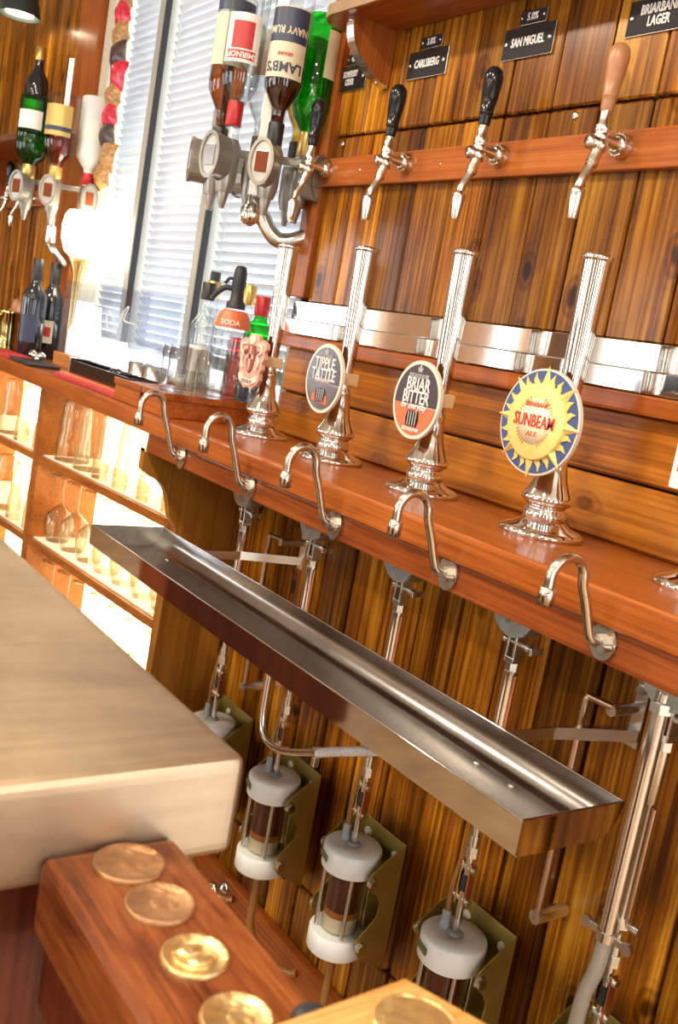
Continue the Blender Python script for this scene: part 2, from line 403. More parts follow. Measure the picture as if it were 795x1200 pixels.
def thing(name, label, cat, loc=(0, 0, 0), rotz=0.0, group=None):
    o = bpy.data.objects.new(name, None); o.empty_display_size = 0.05
    COL.objects.link(o); o.location = loc; o.rotation_euler = (0, 0, rotz)
    return tag(o, label, cat, group)
def dup(root, loc, rotz=0.0, label=None):
    def cp(o, par):
        c = o.copy(); c.parent = par; COL.objects.link(c)
        for ch in list(o.children): cp(ch, c)
        return c
    kids = list(root.children)
    r = root.copy(); COL.objects.link(r); r.location = loc; r.rotation_euler = (0, 0, rotz)
    if label: r['label'] = label
    for k in kids: cp(k, r)
    return r
ROT_FRONT = Matrix.Rotation(PI / 2, 4, 'X')       # XY drawing -> upright, facing -Y
TEXTS = {}
def text_mesh(body, size, squeeze=1.0, bold=0.0, depth=0.0006):
    cu = bpy.data.curves.new('lettering', 'FONT'); cu.body = body; cu.size = size
    cu.align_x = 'CENTER'; cu.align_y = 'CENTER'; cu.extrude = depth; cu.offset = bold; cu.resolution_u = 2
    cu.space_line = 0.9
    t = bpy.data.objects.new('lettering', cu); COL.objects.link(t)
    dg = bpy.context.evaluated_depsgraph_get()
    me = bpy.data.meshes.new_from_object(t.evaluated_get(dg))
    bpy.data.objects.remove(t); bpy.data.curves.remove(cu)
    for v in me.vertices: v.co.x *= squeeze
    me.materials.clear()
    return me
def letters(body, size, mat, parent, loc, squeeze=1.0, bold=0.0, depth=0.0006, wrap=None, flip=False, shear=0.0, name='lettering'):
    """flat print facing -Y; wrap = radius to bend it round a bottle"""
    me = text_mesh(body, size, squeeze, bold, depth)
    for v in me.vertices:
        x, y, z = v.co
        x += shear * y
        if flip: x, y = -x, -y
        if wrap:
            a = x / wrap; v.co = (math.sin(a) * (wrap + z), -math.cos(a) * (wrap + z), y)
        else: v.co = (x, -z, y)
    return link(name, me, mat, parent, loc)
def ellipse(rx, ry, n=40, cx=0, cy=0):
    return [(cx + rx * math.cos(2 * PI * k / n), cy + ry * math.sin(2 * PI * k / n)) for k in range(n)]
def arc(cx, cy, r, a0, a1, n=10):
    return [(cx + r * math.cos(math.radians(a0 + (a1 - a0) * k / n)), cy + r * math.sin(math.radians(a0 + (a1 - a0) * k / n))) for k in range(n + 1)]
def smooth_path(pts, n=6):
    """Catmull-Rom through points"""
    pts = [Vector(p) for p in pts]; out = []
    P = [pts[0] * 2 - pts[1]] + pts + [pts[-1] * 2 - pts[-2]]
    for i in range(1, len(P) - 2):
        p0, p1, p2, p3 = P[i - 1:i + 3]
        for k in range(n):
            t = k / n
            out.append(0.5 * ((2 * p1) + (p2 - p0) * t + (2 * p0 - 5 * p1 + 4 * p2 - p3) * t * t + (3 * p1 - p0 - 3 * p2 + p3) * t ** 3))
    out.append(pts[-1]); return out
HEX = lambda r: [(r * math.cos(PI / 3 * k), r * math.sin(PI / 3 * k)) for k in range(6)]
AX_Y = Matrix.Rotation(PI / 2, 4, 'X')            # lathe axis Z -> -Y
AX_X = Matrix.Rotation(PI / 2, 4, 'Y')            # lathe axis Z -> +X

# ================================================================== SETTING
ZL = 1.0676                 # top of the ledge
XR = 0.55                   # right end of what is built of the bar wall
# ---- room shell
struct(obj('floor', MB().box((-6, -5.2, -0.1), (3.2, 0.25, 0.0)), 'floor_dark'))
struct(obj('ceiling', MB().box((-6, -5.2, 2.6), (3.2, 0.25, 2.7)), 'ceiling_paint'))
wrm = MB().box((3.0, -5.2, 0), (3.2, 0.25, 0.08)).box((3.0, -5.2, 2.25), (3.2, 0.25, 2.6))
for ya, yb in ((-5.2, -4.8), (-4.2, -2.75), (-2.0, -1.1), (-0.35, 0.25)): wrm.box((3.0, ya, 0.08), (3.2, yb, 2.25))  # openings put in to light the lower wall and stripe the chrome
struct(obj('wall_right', wrm, 'wall_cream'))
wlm = MB().box((-6.0, -5.2, 0), (-5.8, 0.25, 0.95)).box((-6.0, -5.2, 2.2), (-5.8, 0.25, 2.6))
for ya, yb in ((-5.2, -4.7), (-4.35, -3.25), (-2.4, 0.25)): wlm.box((-6.0, ya, 0.95), (-5.8, yb, 2.2))
struct(obj('wall_left', wlm, 'panel_oak'))
for k_, (xx, yy) in enumerate(((-2.66, -2.5),)):
    se = thing('settle', 'dark high-backed settle seen mirrored in the chrome strip', 'settle', (xx, yy, 0))
    obj('seat', MB().box((-0.45, -0.25, 0.36), (0.45, 0.25, 0.44), 0.01), 'black_matt', se)
    obj('backrest', MB().prism([(-0.45, 0.0), (0.45, 0.0), (0.45, 1.35), (0.3, 1.45), (-0.3, 1.45), (-0.45, 1.35)], -0.28, -0.251, 'XZ'), 'black_matt', se)
    for q_ in (-0.43, 0.39): obj('leg', MB().box((q_, -0.24, 0), (q_ + .04, 0.24, 0.36)), 'black_matt', se)
wf = MB()      # far side of the room behind the photographer, with three window openings
wins = [(-5.4, -3.4), (-2.4, -0.9), (0.9, 1.5)]
wf.box((-5.8, -5.2, 0), (3.0, -5.0, 0.08)); wf.box((-5.8, -5.2, 2.25), (3.0, -5.0, 2.6))
xs = [-5.8] + [c for w_ in wins for c in w_] + [3.0]
for i in range(0, len(xs), 2): wf.box((xs[i], -5.2, 0.08), (xs[i + 1], -5.0, 2.25))
struct(obj('wall_front', wf, 'wall_cream'))
for i, (a, b) in enumerate(wins):
    w = struct(obj('window_%d' % (i + 2), MB().box((a, -5.12, 0.08), (b, -5.08, 0.13)).box((a, -5.12, 2.20), (b, -5.08, 2.25))
        .box((a, -5.12, 0.13), (a + .05, -5.08, 2.2)).box((b - .05, -5.12, 0.13), (b, -5.08, 2.2)).box(((a + b) / 2 - .02, -5.12, 0.13), ((a + b) / 2 + .02, -5.08, 2.2)), 'frame_cream'))

# ---- bar wall (right of the window): backing + planks
WX0 = -1.80
wb = MB().box((WX0, 0.024, 0), (XR, 0.12, 2.6)).box((-1.88, 0.024, 0), (WX0, 0.03, 1.02))
wall_back = struct(obj('wall_back', wb, 'dark_void'), 'planked bar wall of stained pine')
def plank(x0, x1, z0, z1, mat, proud=0.0, bev=0.003):
    cx, cz = (x0 + x1) / 2, (z0 + z1) / 2
    b = MB().box((x0 - cx, -0.024 - proud, z0 - cz), (x1 - cx, 0.0, z1 - cz), bev, seg=1)
    return obj('plank', b, mat, wall_back, (cx, 0.024, cz))
edges = [WX0 + 0.045]
xk = -1.659
while xk < XR:
    edges.append(xk); xk += 0.101 + random.uniform(-0.004, 0.004)
edges.append(XR)
for i in range(len(edges) - 1):
    a, b = edges[i] + 0.0018, edges[i + 1] - 0.0018
    if b - a < 0.02: continue
    pr = random.uniform(-0.0015, 0.0015)
    plank(a, b, 1.345, 1.6705, 'pine_vertical', pr)
    plank(a, b, 1.675, 2.6, 'pine_vertical', pr)
for z0, z1 in ((ZL + .001, 1.155), (1.159, 1.249)):
    xa = WX0
    for xb in (-0.2, XR):
        plank(xa, xb - 0.002, z0, z1, 'pine_horizontal', 0, 0.004); xa = xb
xk = -1.842; lo = [-1.878]
while xk < XR:
    lo.append(xk); xk += 0.1 + random.uniform(-0.006, 0.006)
lo.append(XR)
for i in range(len(lo) - 1):
    a, b = lo[i] + 0.0036, lo[i + 1] - 0.0036
    if b - a < 0.02: continue
    pr = random.uniform(-0.002, 0.002)
    plank(a, b, 0.2205, 1.03, 'pine_vertical', pr, 0.004); plank(a, b, 0.03, 0.2155, 'pine_vertical', pr, 0.004)
# trims
t1 = struct(obj('trim_1', MB().box((WX0 + .003, -0.016, 1.573), (XR, 0.0, 1.6275), 0.003), 'mahogany'), 'reddish wooden rail carrying the wall taps')
t2 = struct(obj('trim_2', MB().box((WX0 + .003, -0.022, 1.249), (XR, 0.0, 1.276), 0.004), 'mahogany'), 'reddish moulding below the chrome strip')
t3 = struct(obj('trim_3', MB().box((WX0 - 0.012, -0.012, 1.352), (WX0 + 0.045, 0.10, 2.6), 0.003), 'mahogany_upright'), 'reddish end post of the planked wall')
bb = struct(obj('baseboard_back', MB().box((-1.86, -0.022, 0.0), (XR, 0.0, 0.105), 0.006), 'mahogany'), 'reddish skirting board at the foot of the bar wall')
for (px, py) in ((402, 169), (675, 136)):
    p = atY(px, py, 0.0)
    obj('screw', MB().lathe([(0.0062, 0), (0.0062, 0.0015), (0.004, 0.003), (0.001, 0.003)], 14, AX_Y), 'satin_steel', wall_back, (p.x, -0.0005, p.z))
for xs_ in (-1.62, -1.38, -1.02, -0.99):
    obj('screw', MB().lathe([(0.003, 0), (0.003, 0.001), (0.001, 0.0014)], 10, AX_Y), 'satin_steel', t1, (xs_, -0.016, 1.60))

# ---- window wall to the left
WY = 0.05
wz0, wz1 = ZL, 2.6
win = thing('window_1', 'window', 'window'); del win['category']; del win['label']; win['kind'] = 'structure'
obj('jamb', MB().box((-3.16, 0.0, wz0), (-3.09, 0.11, wz1), 0.004), 'frame_cream', win)
for x0, x1 in ((-2.80, -2.765), (-2.365, -2.33), (-1.84, -1.812)):
    mu = obj('mullion', MB().box((x0, WY - .03, wz0 + .05), (x1, WY + .05, wz1), 0.004), 'frame_grey', win)
    obj('gap_strip', MB().box((x1 + .0004, WY - .028, wz0 + .05), (x1 + .0026, WY - .010, wz1)), 'black_matt', mu)  # black strip standing in for the dark gap beside the blind
obj('sill', MB().box((-3.09, 0.0, wz0), (-1.812, 0.12, wz0 + .05), 0.004), 'frame_cream', win)
for x0, x1 in ((-3.09, -2.80), (-2.765, -2.355), (-2.33, -1.84)):
    obj('pane', MB().box((x0, WY + .04, wz0 + .05), (x1, WY + .044, wz1)), 'pane', win)
struct(obj('wall_window', MB().box((-3.3, 0.04, 0), (-1.80, 0.12, wz0)), 'dark_mahogany'))
# blinds: one per opening, each slat its own
def blind(x0, x1, z0, label, tilt):
    t = thing('venetian_blind', label, 'blind', (x0, WY + 0.012, z0), 0, 'venetian blinds in the bar window')
    w_ = x1 - x0
    sm = MB().box((0.006, -0.0125, -0.0004), (w_ - 0.006, 0.0125, 0.0004)).mesh('slat')
    sm.materials.append(MATS['blind_white'])
    z = 0.02; k = 0
    while z < 2.55 - z0:
        link('slat', sm, None, t, (0, 0, z), (tilt + random.uniform(-.05, .05), 0, random.uniform(-.002, .002))); z += 0.0235; k += 1
    obj('bottom_rail', MB().box((0.004, -0.012, -0.002), (w_ - 0.004, 0.012, 0.010), 0.003), 'blind_white', t)
    for fx in (0.12, 0.88):
        obj('ladder_cord', MB().tube([(w_ * fx, -0.012, 0), (w_ * fx, -0.012, 2.55 - z0)], 0.0009, 6), 'blind_white', t)
    return t
blind(-3.085, -2.805, 1.16, 'white slatted blind in the window bay behind the hanging snack strip', -0.98)
blind(-2.756, -2.368, 1.16, 'white slatted blind in the middle window bay', -0.95)
blind(-2.321, -1.845, 1.16, 'white slatted blind in the window bay behind the upside-down spirit bottles', -0.95)

# ---- wall beyond the window (far left)
wl = struct(obj('wall_far', MB().box((-5.8, 0.024, 0), (-3.16, 0.12, 2.6)), 'dark_void'), 'planked wall beyond the window')
x = -5.7
while x < -3.36:
    x2 = min(x + 0.1, -3.345)
    cx = (x + x2) / 2
    obj('plank', MB().box((x + .002 - cx, -0.024, -0.77), (x2 - .002 - cx, 0, 0.77), 0.003, seg=1), 'pine_vertical', wl, (cx, 0.024, 1.84)); x = x2
struct(obj('trim_4', MB().box((-3.345, -0.02, ZL), (-3.16, 0.09, 2.6), 0.005), 'mahogany_upright'), 'reddish wooden post at the far end of the window')
struct(obj('trim_5', MB().box((-5.7, -0.016, 1.56), (-3.345, 0.0, 1.615), 0.003), 'mahogany'), 'tap rail on the wall beyond the window')

# ================================================================== LEDGE
led = thing('bar_ledge', 'long reddish wooden bar ledge carrying the hand pumps', 'counter', (0, 0, 0))
obj('top_board', MB().box((-5.6, -0.26, 1.0275), (XR, 0.022, ZL), 0.006, seg=3), 'mahogany', led)
obj('front_board', MB().box((-1.875, -0.252, 0.988), (XR, -0.215, 1.0270), 0.003), 'deep_mahogany', led)
led2 = obj('under_batten', MB().box((-1.875, -0.03, 0.99), (XR, -0.0035, 1.0274), 0.002), 'dark_mahogany', led)

# ---- scalloped end panel below the ledge
sc_pts = [atX(*p, -1.88) for p in ((166, 525), (162, 536), (166, 549), (176, 558), (187, 565), (194, 576), (197, 590), (199, 606), (206, 619))]
sp2 = smooth_path([(0, p.y, p.z) for p in sc_pts], 4)
poly = [(-0.004, 0.9872), (-0.253, 0.9872)] + [(max(-0.253, p.y), p.z) for p in sp2] + [(-0.152, 0.78), (-0.160, 0.70), (-0.165, 0.50), (-0.165, 0.002), (-0.004, 0.002)]
ep = obj('end_panel', MB().prism(poly, -1.90, -1.8785, 'YZ'), 'panel_oak')
tag(ep, 'scalloped wooden end panel below the left end of the ledge', 'panel')

# ================================================================== BACKBAR CABINETS
def cab_front(X): return -0.155 - (-1.90 - X) * 0.079      # front edge runs at a slight angle to the wall
def cabinet(x0, x1, label):
    """x0 < x1"""
    c = thing('glass_cabinet', label, 'cabinet', ((x0 + x1) / 2, -0.05, 0.0), 0, 'lit glass cabinets under the counter')
    ox = (x0 + x1) / 2; oy = -0.05
    f0, f1 = cab_front(x0), cab_front(x1)
    def pr(poly, z0, z1): return MB().prism([(a - ox, b - oy) for a, b in poly], z0, z1, 'XY')
    obj('side', pr([(x0, f0), (x0 + .02, cab_front(x0 + .02)), (x0 + .02, 0.03), (x0, 0.03)], 0.0, 1.026), 'cabinet_wood', c)
    obj('side', pr([(x1 - .02, cab_front(x1 - .02)), (x1, f1), (x1, 0.03), (x1 - .02, 0.03)], 0.0, 1.026), 'cabinet_wood', c)
    obj('back_panel', pr([(x0 + .02, -0.034), (x1 - .02, -0.034), (x1 - .02, -0.026), (x0 + .02, -0.026)], 0.02, 1.02), 'backlit', c)
    for z in (0.836, 0.604, 0.36, 0.03):
        sh = obj('shelf', pr([(x0 + .02, cab_front(x0 + .02)), (x1 - .02, cab_front(x1 - .02)), (x1 - .02, -0.0345), (x0 + .02, -0.0345)], z - 0.02, z), 'cabinet_wood', c)
        if z > 0.3:
            obj('shelf_liner', pr([(x0 + .022, cab_front(x0 + .02) + .012), (x1 - .022, cab_front(x1 - .02) + .012), (x1 - .022, -0.036), (x0 + .022, -0.036)], z, z + .003), 'shelf_liner', sh)
    return c
cabinet(-2.665, -1.902, 'open oak glass cabinet with lit shelves nearest the end panel')
cabinet(-3.45, -2.667, 'open oak glass cabinet with lit shelves at the left picture edge')
# ================================================================== HAND PUMPS
PUMP_X = [-0.65, -0.91, -1.17, -1.43, -1.69]
PY_ = -0.10
PUMP_LABEL = [
    'chrome hand pump with a white clip at the right picture edge',
    'chrome hand pump with the round yellow and blue sun clip',
    'chrome hand pump with the oval black and orange clip',
    'chrome hand pump with the oval grey and black clip',
    'chrome hand pump with the pink crest-shaped clip']
def make_pump():
    t = thing('hand_pump', '', 'hand pump', (0, PY_, ZL), 0, 'chrome hand pumps along the ledge')
    # foot: rounded square flange with an ogee rise
    obj('foot', MB().lathe([(0.057, 0.0), (0.0585, 0.003), (0.0575, 0.007), (0.052, 0.010), (0.041, 0.0135), (0.033, 0.018), (0.0285, 0.021)], 40), 'chrome', t)
    obj('column', MB().lathe([(0.0285, 0.021), (0.0295, 0.027), (0.0285, 0.034), (0.026, 0.036), (0.0265, 0.041), (0.030, 0.043), (0.0345, 0.047), (0.0355, 0.051), (0.033, 0.056), (0.027, 0.066),
        (0.0215, 0.078), (0.018, 0.092), (0.0160, 0.106), (0.0150, 0.118), (0.0165, 0.121), (0.0165, 0.124), (0.0135, 0.127), (0.0125, 0.134), (0.0125, 0.142)], 36), 'chrome', t)
    obj('handle', MB().lathe([(0.0125, 0.138), (0.0130, 0.16), (0.0155, 0.23), (0.0178, 0.30), (0.0195, 0.366)], 32), 'shaft_steel', t)
    obj('handle_cap', MB().lathe([(0.0195, 0.366), (0.0215, 0.3665), (0.0217, 0.3715), (0.020, 0.3745), (0.012, 0.376), (0.001, 0.3765)], 32), 'chrome', t)
    obj('clip_bracket', MB().box((-0.012, -0.036, 0.137), (0.014, 0.020, 0.158), 0.0015), 'cream_brass', t)
    # mechanism below the ledge
    zc = -ZL
    sector = [(-0.038, 0.985 + zc)] + arc(0, 0.962 + zc, 0.040, 180, 360, 14) + [(0.038, 0.985 + zc)]
    q = obj('quadrant', MB().prism(sector, -0.018, 0.018, 'XZ'), 'cast_grey', t)
    obj('quadrant_pin', MB().lathe([(0.006, -0.026), (0.006, 0.026)], 12, Matrix.Translation((0.0, 0, 0.948 + zc)) @ AX_Y), 'zinc', q)
    obj('quadrant_cover', MB().prism([(-0.075, 0.987 + zc)] + [(-0.07, 0.972 + zc), (-0.052, 0.957 + zc), (-0.040, 0.952 + zc), (-0.036, 0.987 + zc)], -0.014, 0.014, 'XZ'), 'cream_casting', q)
    cl = MB().box((-0.009, -0.010, 0.892 + zc), (-0.005, 0.010, 0.926 + zc), .001).box((0.005, -0.010, 0.892 + zc), (0.009, 0.010, 0.926 + zc), .001).box((-0.009, -0.010, 0.884 + zc), (0.009, 0.010, 0.892 + zc), .001)
    c = obj('clevis', cl, 'zinc', t)
    obj('clevis_bolt', MB().lathe([(0.0035, -0.022), (0.0035, 0.040)], 10, Matrix.Translation((0, 0, 0.912 + zc)) @ AX_X).lathe([(0.007, 0.022), (0.007, 0.028)], 6, Matrix.Translation((0, 0, 0.912 + zc)) @ AX_X)
        .box((0.036, -0.012, 0.907 + zc), (0.040, 0.012, 0.917 + zc), 0.001).lathe([(0.0065, -0.022), (0.0065, -0.016)], 6, Matrix.Translation((0, 0, 0.912 + zc)) @ AX_X), 'zinc', c)
    obj('lock_nut', MB().prism(HEX(0.0095), 0.872 + zc, 0.884 + zc, 'XY'), 'zinc', t)
    obj('pull_rod', MB().lathe([(0.0100, 0.655 + zc), (0.0100, 0.872 + zc)], 18), 'tube_steel', t)
    obj('lift_wire', MB().tube([(0.0120, -0.002, 0.868 + zc), (0.0120, -0.002, 0.66 + zc), (0.003, 0, 0.63 + zc)], 0.0028, 8), 'copper', t)
    obj('rod_coupling', MB().prism(HEX(0.010), 0.640 + zc, 0.655 + zc, 'XY').lathe([(0.0055, 0.56 + zc), (0.0055, 0.64 + zc)], 12).box((-0.024, -.003, 0.644 + zc), (0.024, .003, 0.651 + zc), .001)
        .lathe([(0.006, 0.018), (0.006, 0.026)], 10, Matrix.Translation((0, 0, .6475 + zc)) @ AX_X).lathe([(0.006, -0.026), (0.006, -0.018)], 10, Matrix.Translation((0, 0, .6475 + zc)) @ AX_X), 'zinc', t)
    for s in (-1, 1):
        k = obj('link', MB().box((s * 0.0085 - .0014, -0.0065, 0.512 + zc), (s * 0.0085 + .0014, 0.0065, 0.578 + zc), .001), 'copper' if s > 0 else 'brass', t)
    obj('link_core', MB().box((-0.005, -0.006, 0.534 + zc), (0.005, 0.006, 0.560 + zc), .0015), 'black_matt', t)
    for zz in (.570, .521):
        obj('link_pin', MB().lathe([(0.0058, -0.0150), (0.0058, 0.0150)], 10, Matrix.Translation((0, 0, zz + zc)) @ AX_X), 'zinc', t)
    obj('adjuster', MB().prism(HEX(0.0095), 0.588 + zc, 0.604 + zc, 'XY').lathe([(0.0075, 0.604 + zc), (0.0075, 0.622 + zc)], 14), 'zinc', t)
    obj('piston_rod', MB().lathe([(0.0055, 0.455 + zc), (0.0055, 0.535 + zc)], 12), 'satin_steel', t)
    return t
pump0 = make_pump()
pumps = []
for i, X in enumerate(PUMP_X):
    if i == 0: pump0.location = (X, PY_, ZL); pump0['label'] = PUMP_LABEL[0]; pumps.append(pump0)
    else: pumps.append(dup(pump0, (X, PY_, ZL), 0, PUMP_LABEL[i]))
for ch in pumps[0].children:
    if ch.name.startswith('pull_rod'):
        ch.data = MB().lathe([(0.0048, 0.655 - ZL), (0.0048, 0.80 - ZL), (0.008, 0.805 - ZL), (0.008, 0.872 - ZL)], 14).mesh('pull_rod'); ch.data.materials.append(MATS['tube_steel'])
    if ch.name.startswith('lift_wire'):
        ch.data = MB().tube([(0.0085, -0.002, 0.80 - ZL), (0.0085, -0.002, 0.66 - ZL), (0.003, 0, 0.63 - ZL)], 0.0032, 8).mesh('lift_wire'); ch.data.materials.append(MATS['rod_bronze'])
# ---- clips (parts of their pumps), local to the pump
CY = -0.040
def oval_clip(p, rx, rz, cz, kind):
    c = obj('pump_clip', MB().prism(ellipse(rx, rz, 44), -0.003, 0.003, 'XZ'), 'clip_cream', p, (-0.002, CY, cz))
    c['label'] = 'oval printed pump clip with cream rim'
    a = 0.90
    up = [(rx * a * math.cos(math.radians(t)), rz * a * math.sin(math.radians(t))) for t in range(-8, 189, 7)]
    lo_ = [(rx * a * math.cos(math.radians(t)), rz * a * math.sin(math.radians(t))) for t in range(188, 353, 6)]
    obj('upper_field', MB().prism(up, -0.0042, -0.0031, 'XZ'), 'clip_black', c)
    obj('lower_field', MB().prism(lo_, -0.0042, -0.0031, 'XZ'), 'print_orange' if kind == 'briar' else 'clip_grey', c)
    F = -0.0046
    if kind == 'briar':
        letters('BRIARBANK', 0.010, 'print_grey', c, (0, F, rz * .60), 0.9)
        letters('BRIAR', 0.0285, 'print_white', c, (0.001, F, rz * .38), 0.74, 0.0003)
        letters('BITTER', 0.0275, 'print_white', c, (0, F, rz * .05), 0.74, 0.0003)
        letters('for everyday', 0.015, 'print_white', c, (0, F - .0006, rz * -.16), 0.8, 0.0002, shear=0.25)
        letters('3.7%', 0.011, 'print_orange', c, (0, F, rz * -.25), 0.9)
        letters('BRIARBANK', 0.0085, 'print_white', c, (0, F, rz * -.76), 0.9)
    else:
        letters('BRIARBANK', 0.009, 'print_grey', c, (0, F, rz * .64), 0.9)
        letters('TIPPLE', 0.0285, 'print_white', c, (0, F, rz * .42), 0.76, 0.0003)
        letters('TATTLE', 0.0285, 'print_white', c, (0, F, rz * .10), 0.76, 0.0003)
        letters('BRIARBANK', 0.009, 'print_white', c, (0, F, rz * -.06), 0.95)
        obj('orange_patch', MB().prism([(-.026, -.040), (.024, -.044), (.020, -.030), (.006, -.026), (-.004, -.031), (-.016, -.025), (-.025, -.030)], -0.0052, -0.0043, 'XZ'), 'print_orange', c)
    # fleur-de-lis and the little barrel
    fl = MB().prism([(0, .0085), (.0022, .004), (.0012, -.003), (-.0012, -.003), (-.0022, .004)], -0.005, -0.0043, 'XZ')
    for s in (-1, 1): fl.prism([(s * .0016, -.001), (s * .005, .003), (s * .0062, .0005), (s * .0045, -.0022), (s * .0018, -.0035)][::s], -0.005, -0.0043, 'XZ')
    fl.box((-.005, -.005, -.0045), (.005, -.0043, -.0032))
    obj('fleur_emblem', fl, 'print_grey', c, (0, 0, rz * .78))
    bar_ = [(-.013, -.012), (-.0155, 0), (-.013, .012), (.013, .012), (.0155, 0), (.013, -.012)]
    br = obj('barrel_emblem', MB().prism(bar_, -0.0052, -0.0043, 'XZ'), 'black_gloss', c, (0, 0, rz * -.48))
    for dx in (-.009, -.003, .003, .009): obj('stave', MB().box((dx - .001, -.0056, -.011), (dx + .001, -.0051, .011)), 'print_grey', br)
oval_clip(pumps[2], 0.056, 0.060, 0.142, 'briar')
oval_clip(pumps[3], 0.056, 0.060, 0.142, 'tipple')
# sun clip
def star(n, r0, r1, ph=0.0, duty=0.42):
    pts = []
    for k in range(n):
        a = ph + 2 * PI * k / n; d = PI / n
        pts += [(r1 * math.sin(a), r1 * math.cos(a)), (r0 * math.sin(a + d * duty), r0 * math.cos(a + d * duty)), (r0 * math.sin(a + d * (2 - duty)), r0 * math.cos(a + d * (2 - duty)))]
    return pts
RS = 0.070
sc_ = obj('pump_clip', MB().prism(ellipse(RS, RS, 56), -0.003, 0.003, 'XZ'), 'clip_cream', pumps[1], (0.0, CY - 0.004, 0.150))
sc_['label'] = 'round blue and yellow sun-shaped pump clip'
obj('blue_field', MB().prism(ellipse(RS * .96, RS * .96, 56), -0.0042, -0.0031, 'XZ'), 'clip_blue', sc_)
fl = MB()
for k in range(24):
    if k % 3 == 0: continue
    a = 2 * PI * k / 24; R = Matrix.Rotation(a, 4, 'Y')
    fl.prism([(-.006, .044), (-.0045, .052), (-.006, .056), (-.001, .0655), (.000, .058), (.004, .053), (.0055, .044)], -0.0058, -0.0043, 'XZ', R)
obj('flame_ring', fl, 'clip_gold', sc_)
for k in range(8):
    a = 2 * PI * k / 8 + 0.02
    R = Matrix.Rotation(a, 4, 'Y')
    tip, b0 = 0.0745, 0.046
    vs = [(-.0085, -0.0045, b0), (.0085, -0.0045, b0), (0, -0.0045, tip), (0, -0.0115, b0)]
    obj('sun_ray', MB().add(vs, [(0, 1, 2), (0, 3, 1), (1, 3, 2), (0, 2, 3)], False, R), 'clip_yellow', sc_)
obj('sun_disc', MB().lathe([(0.0505, 0.0040), (0.0505, 0.0095), (0.0485, 0.0110), (0.001, 0.0112)], 48, AX_Y), 'clip_yellow', sc_)
obj('pale_glow_print', MB().lathe([(0.030, 0.0111), (0.030, 0.01155), (0.001, 0.0116)], 40, AX_Y), 'clip_pale', sc_)
letters('SUNBEAM', 0.0235, 'print_red', sc_, (0, -0.0122, 0.0), 0.70, 0.0002)
letters('BRIARBANK', 0.0095, 'print_orange', sc_, (0, -0.0122, 0.022), 0.8)
letters('ALE', 0.0095, 'print_orange', sc_, (0, -0.0122, -0.0165), 1.2)
for s_ in (1, -1):
    for k in range(-8, 9):
        if abs(k) < 3: continue
        obj('ray_print', MB().box((-.0004, -.0121, .0195 + .008), (.0004, -.0113, .036 - abs(k) * .0005), 0, Matrix.Rotation(k * 0.14 + (0 if s_ > 0 else PI), 4, 'Y')), 'print_orange', sc_)
# crest clip (shield, helmet-like top, ribbon)
cr = [(-.012, .056), (.012, .056), (.017, .050), (.019, .042), (.030, .047), (.044, .040), (.046, .030), (.040, .024), (.043, .012), (.036, .002), (.040, -.008), (.034, -.016), (.036, -.030),
      (.030, -.040), (.022, -.042), (.014, -.050), (0, -.047), (-.014, -.050), (-.022, -.042), (-.030, -.040), (-.036, -.030), (-.034, -.016), (-.040, -.008), (-.036, .002), (-.043, .012), (-.040, .024), (-.046, .030), (-.044, .040), (-.030, .047), (-.019, .042), (-.017, .050)]
cc = obj('pump_clip', MB().prism([(a * 1.15, b) for a, b in cr], -0.004, 0.004, 'XZ'), 'clip_pink', pumps[4], (-0.002, CY, 0.140))
cc['label'] = 'pink crest-shaped pump clip'
obj('crest_shield', MB().prism([(-.014, .034), (.014, .034), (.016, .012), (.010, -.012), (0, -.020), (-.010, -.012), (-.016, .012)], -0.0065, -0.0041, 'XZ'), 'clip_maroon', cc)
obj('crest_cross', MB().box((-.004, -.0078, -.014), (.004, -.0066, .032)).box((-.013, -.0078, .008), (.013, -.0066, .016)), 'clip_pink', cc)
obj('crest_ring', MB().prism(ellipse(.010, .009, 20, 0, .045), -0.0065, -0.0041, 'XZ'), 'clip_cream', cc)
for s in (-1, 1):
    obj('crest_scroll', MB().tube(smooth_path([(s * .020, -.005, .036), (s * .036, -.006, .034), (s * .040, -.006, .022), (s * .028, -.006, .016), (s * .034, -.006, .002), (s * .026, -.006, -.012)], 4), 0.0024, 6), 'clip_cream', cc)
    obj('crest_eye', MB().sphere((s * .023, -.0045, .020), 0.005, 10, 6), 'clip_maroon', cc)
obj('crest_ribbon', MB().prism([(-.034, -.022), (-.016, -.030), (0, -.032), (.016, -.030), (.034, -.022), (.034, -.034), (.016, -.042), (0, -.044), (-.016, -.042), (-.034, -.034)], -0.0065, -0.0041, 'XZ'), 'clip_cream', cc)
letters('STOUT', 0.0105, 'clip_maroon', cc, (0, -0.0070, -.037), 1.2)
# white clip at the frame edge
wc = obj('pump_clip', MB().box((-0.035, -0.003, -0.05), (0.035, 0.003, 0.05), 0.0025), 'print_white', pumps[0], (-0.012, CY, 0.160))
wc['label'] = 'white rectangular pump clip'
obj('red_panel_print', MB().box((-0.027, -0.0042, -0.03), (0.027, -0.0031, -0.008), 0.001), 'print_red', wc)

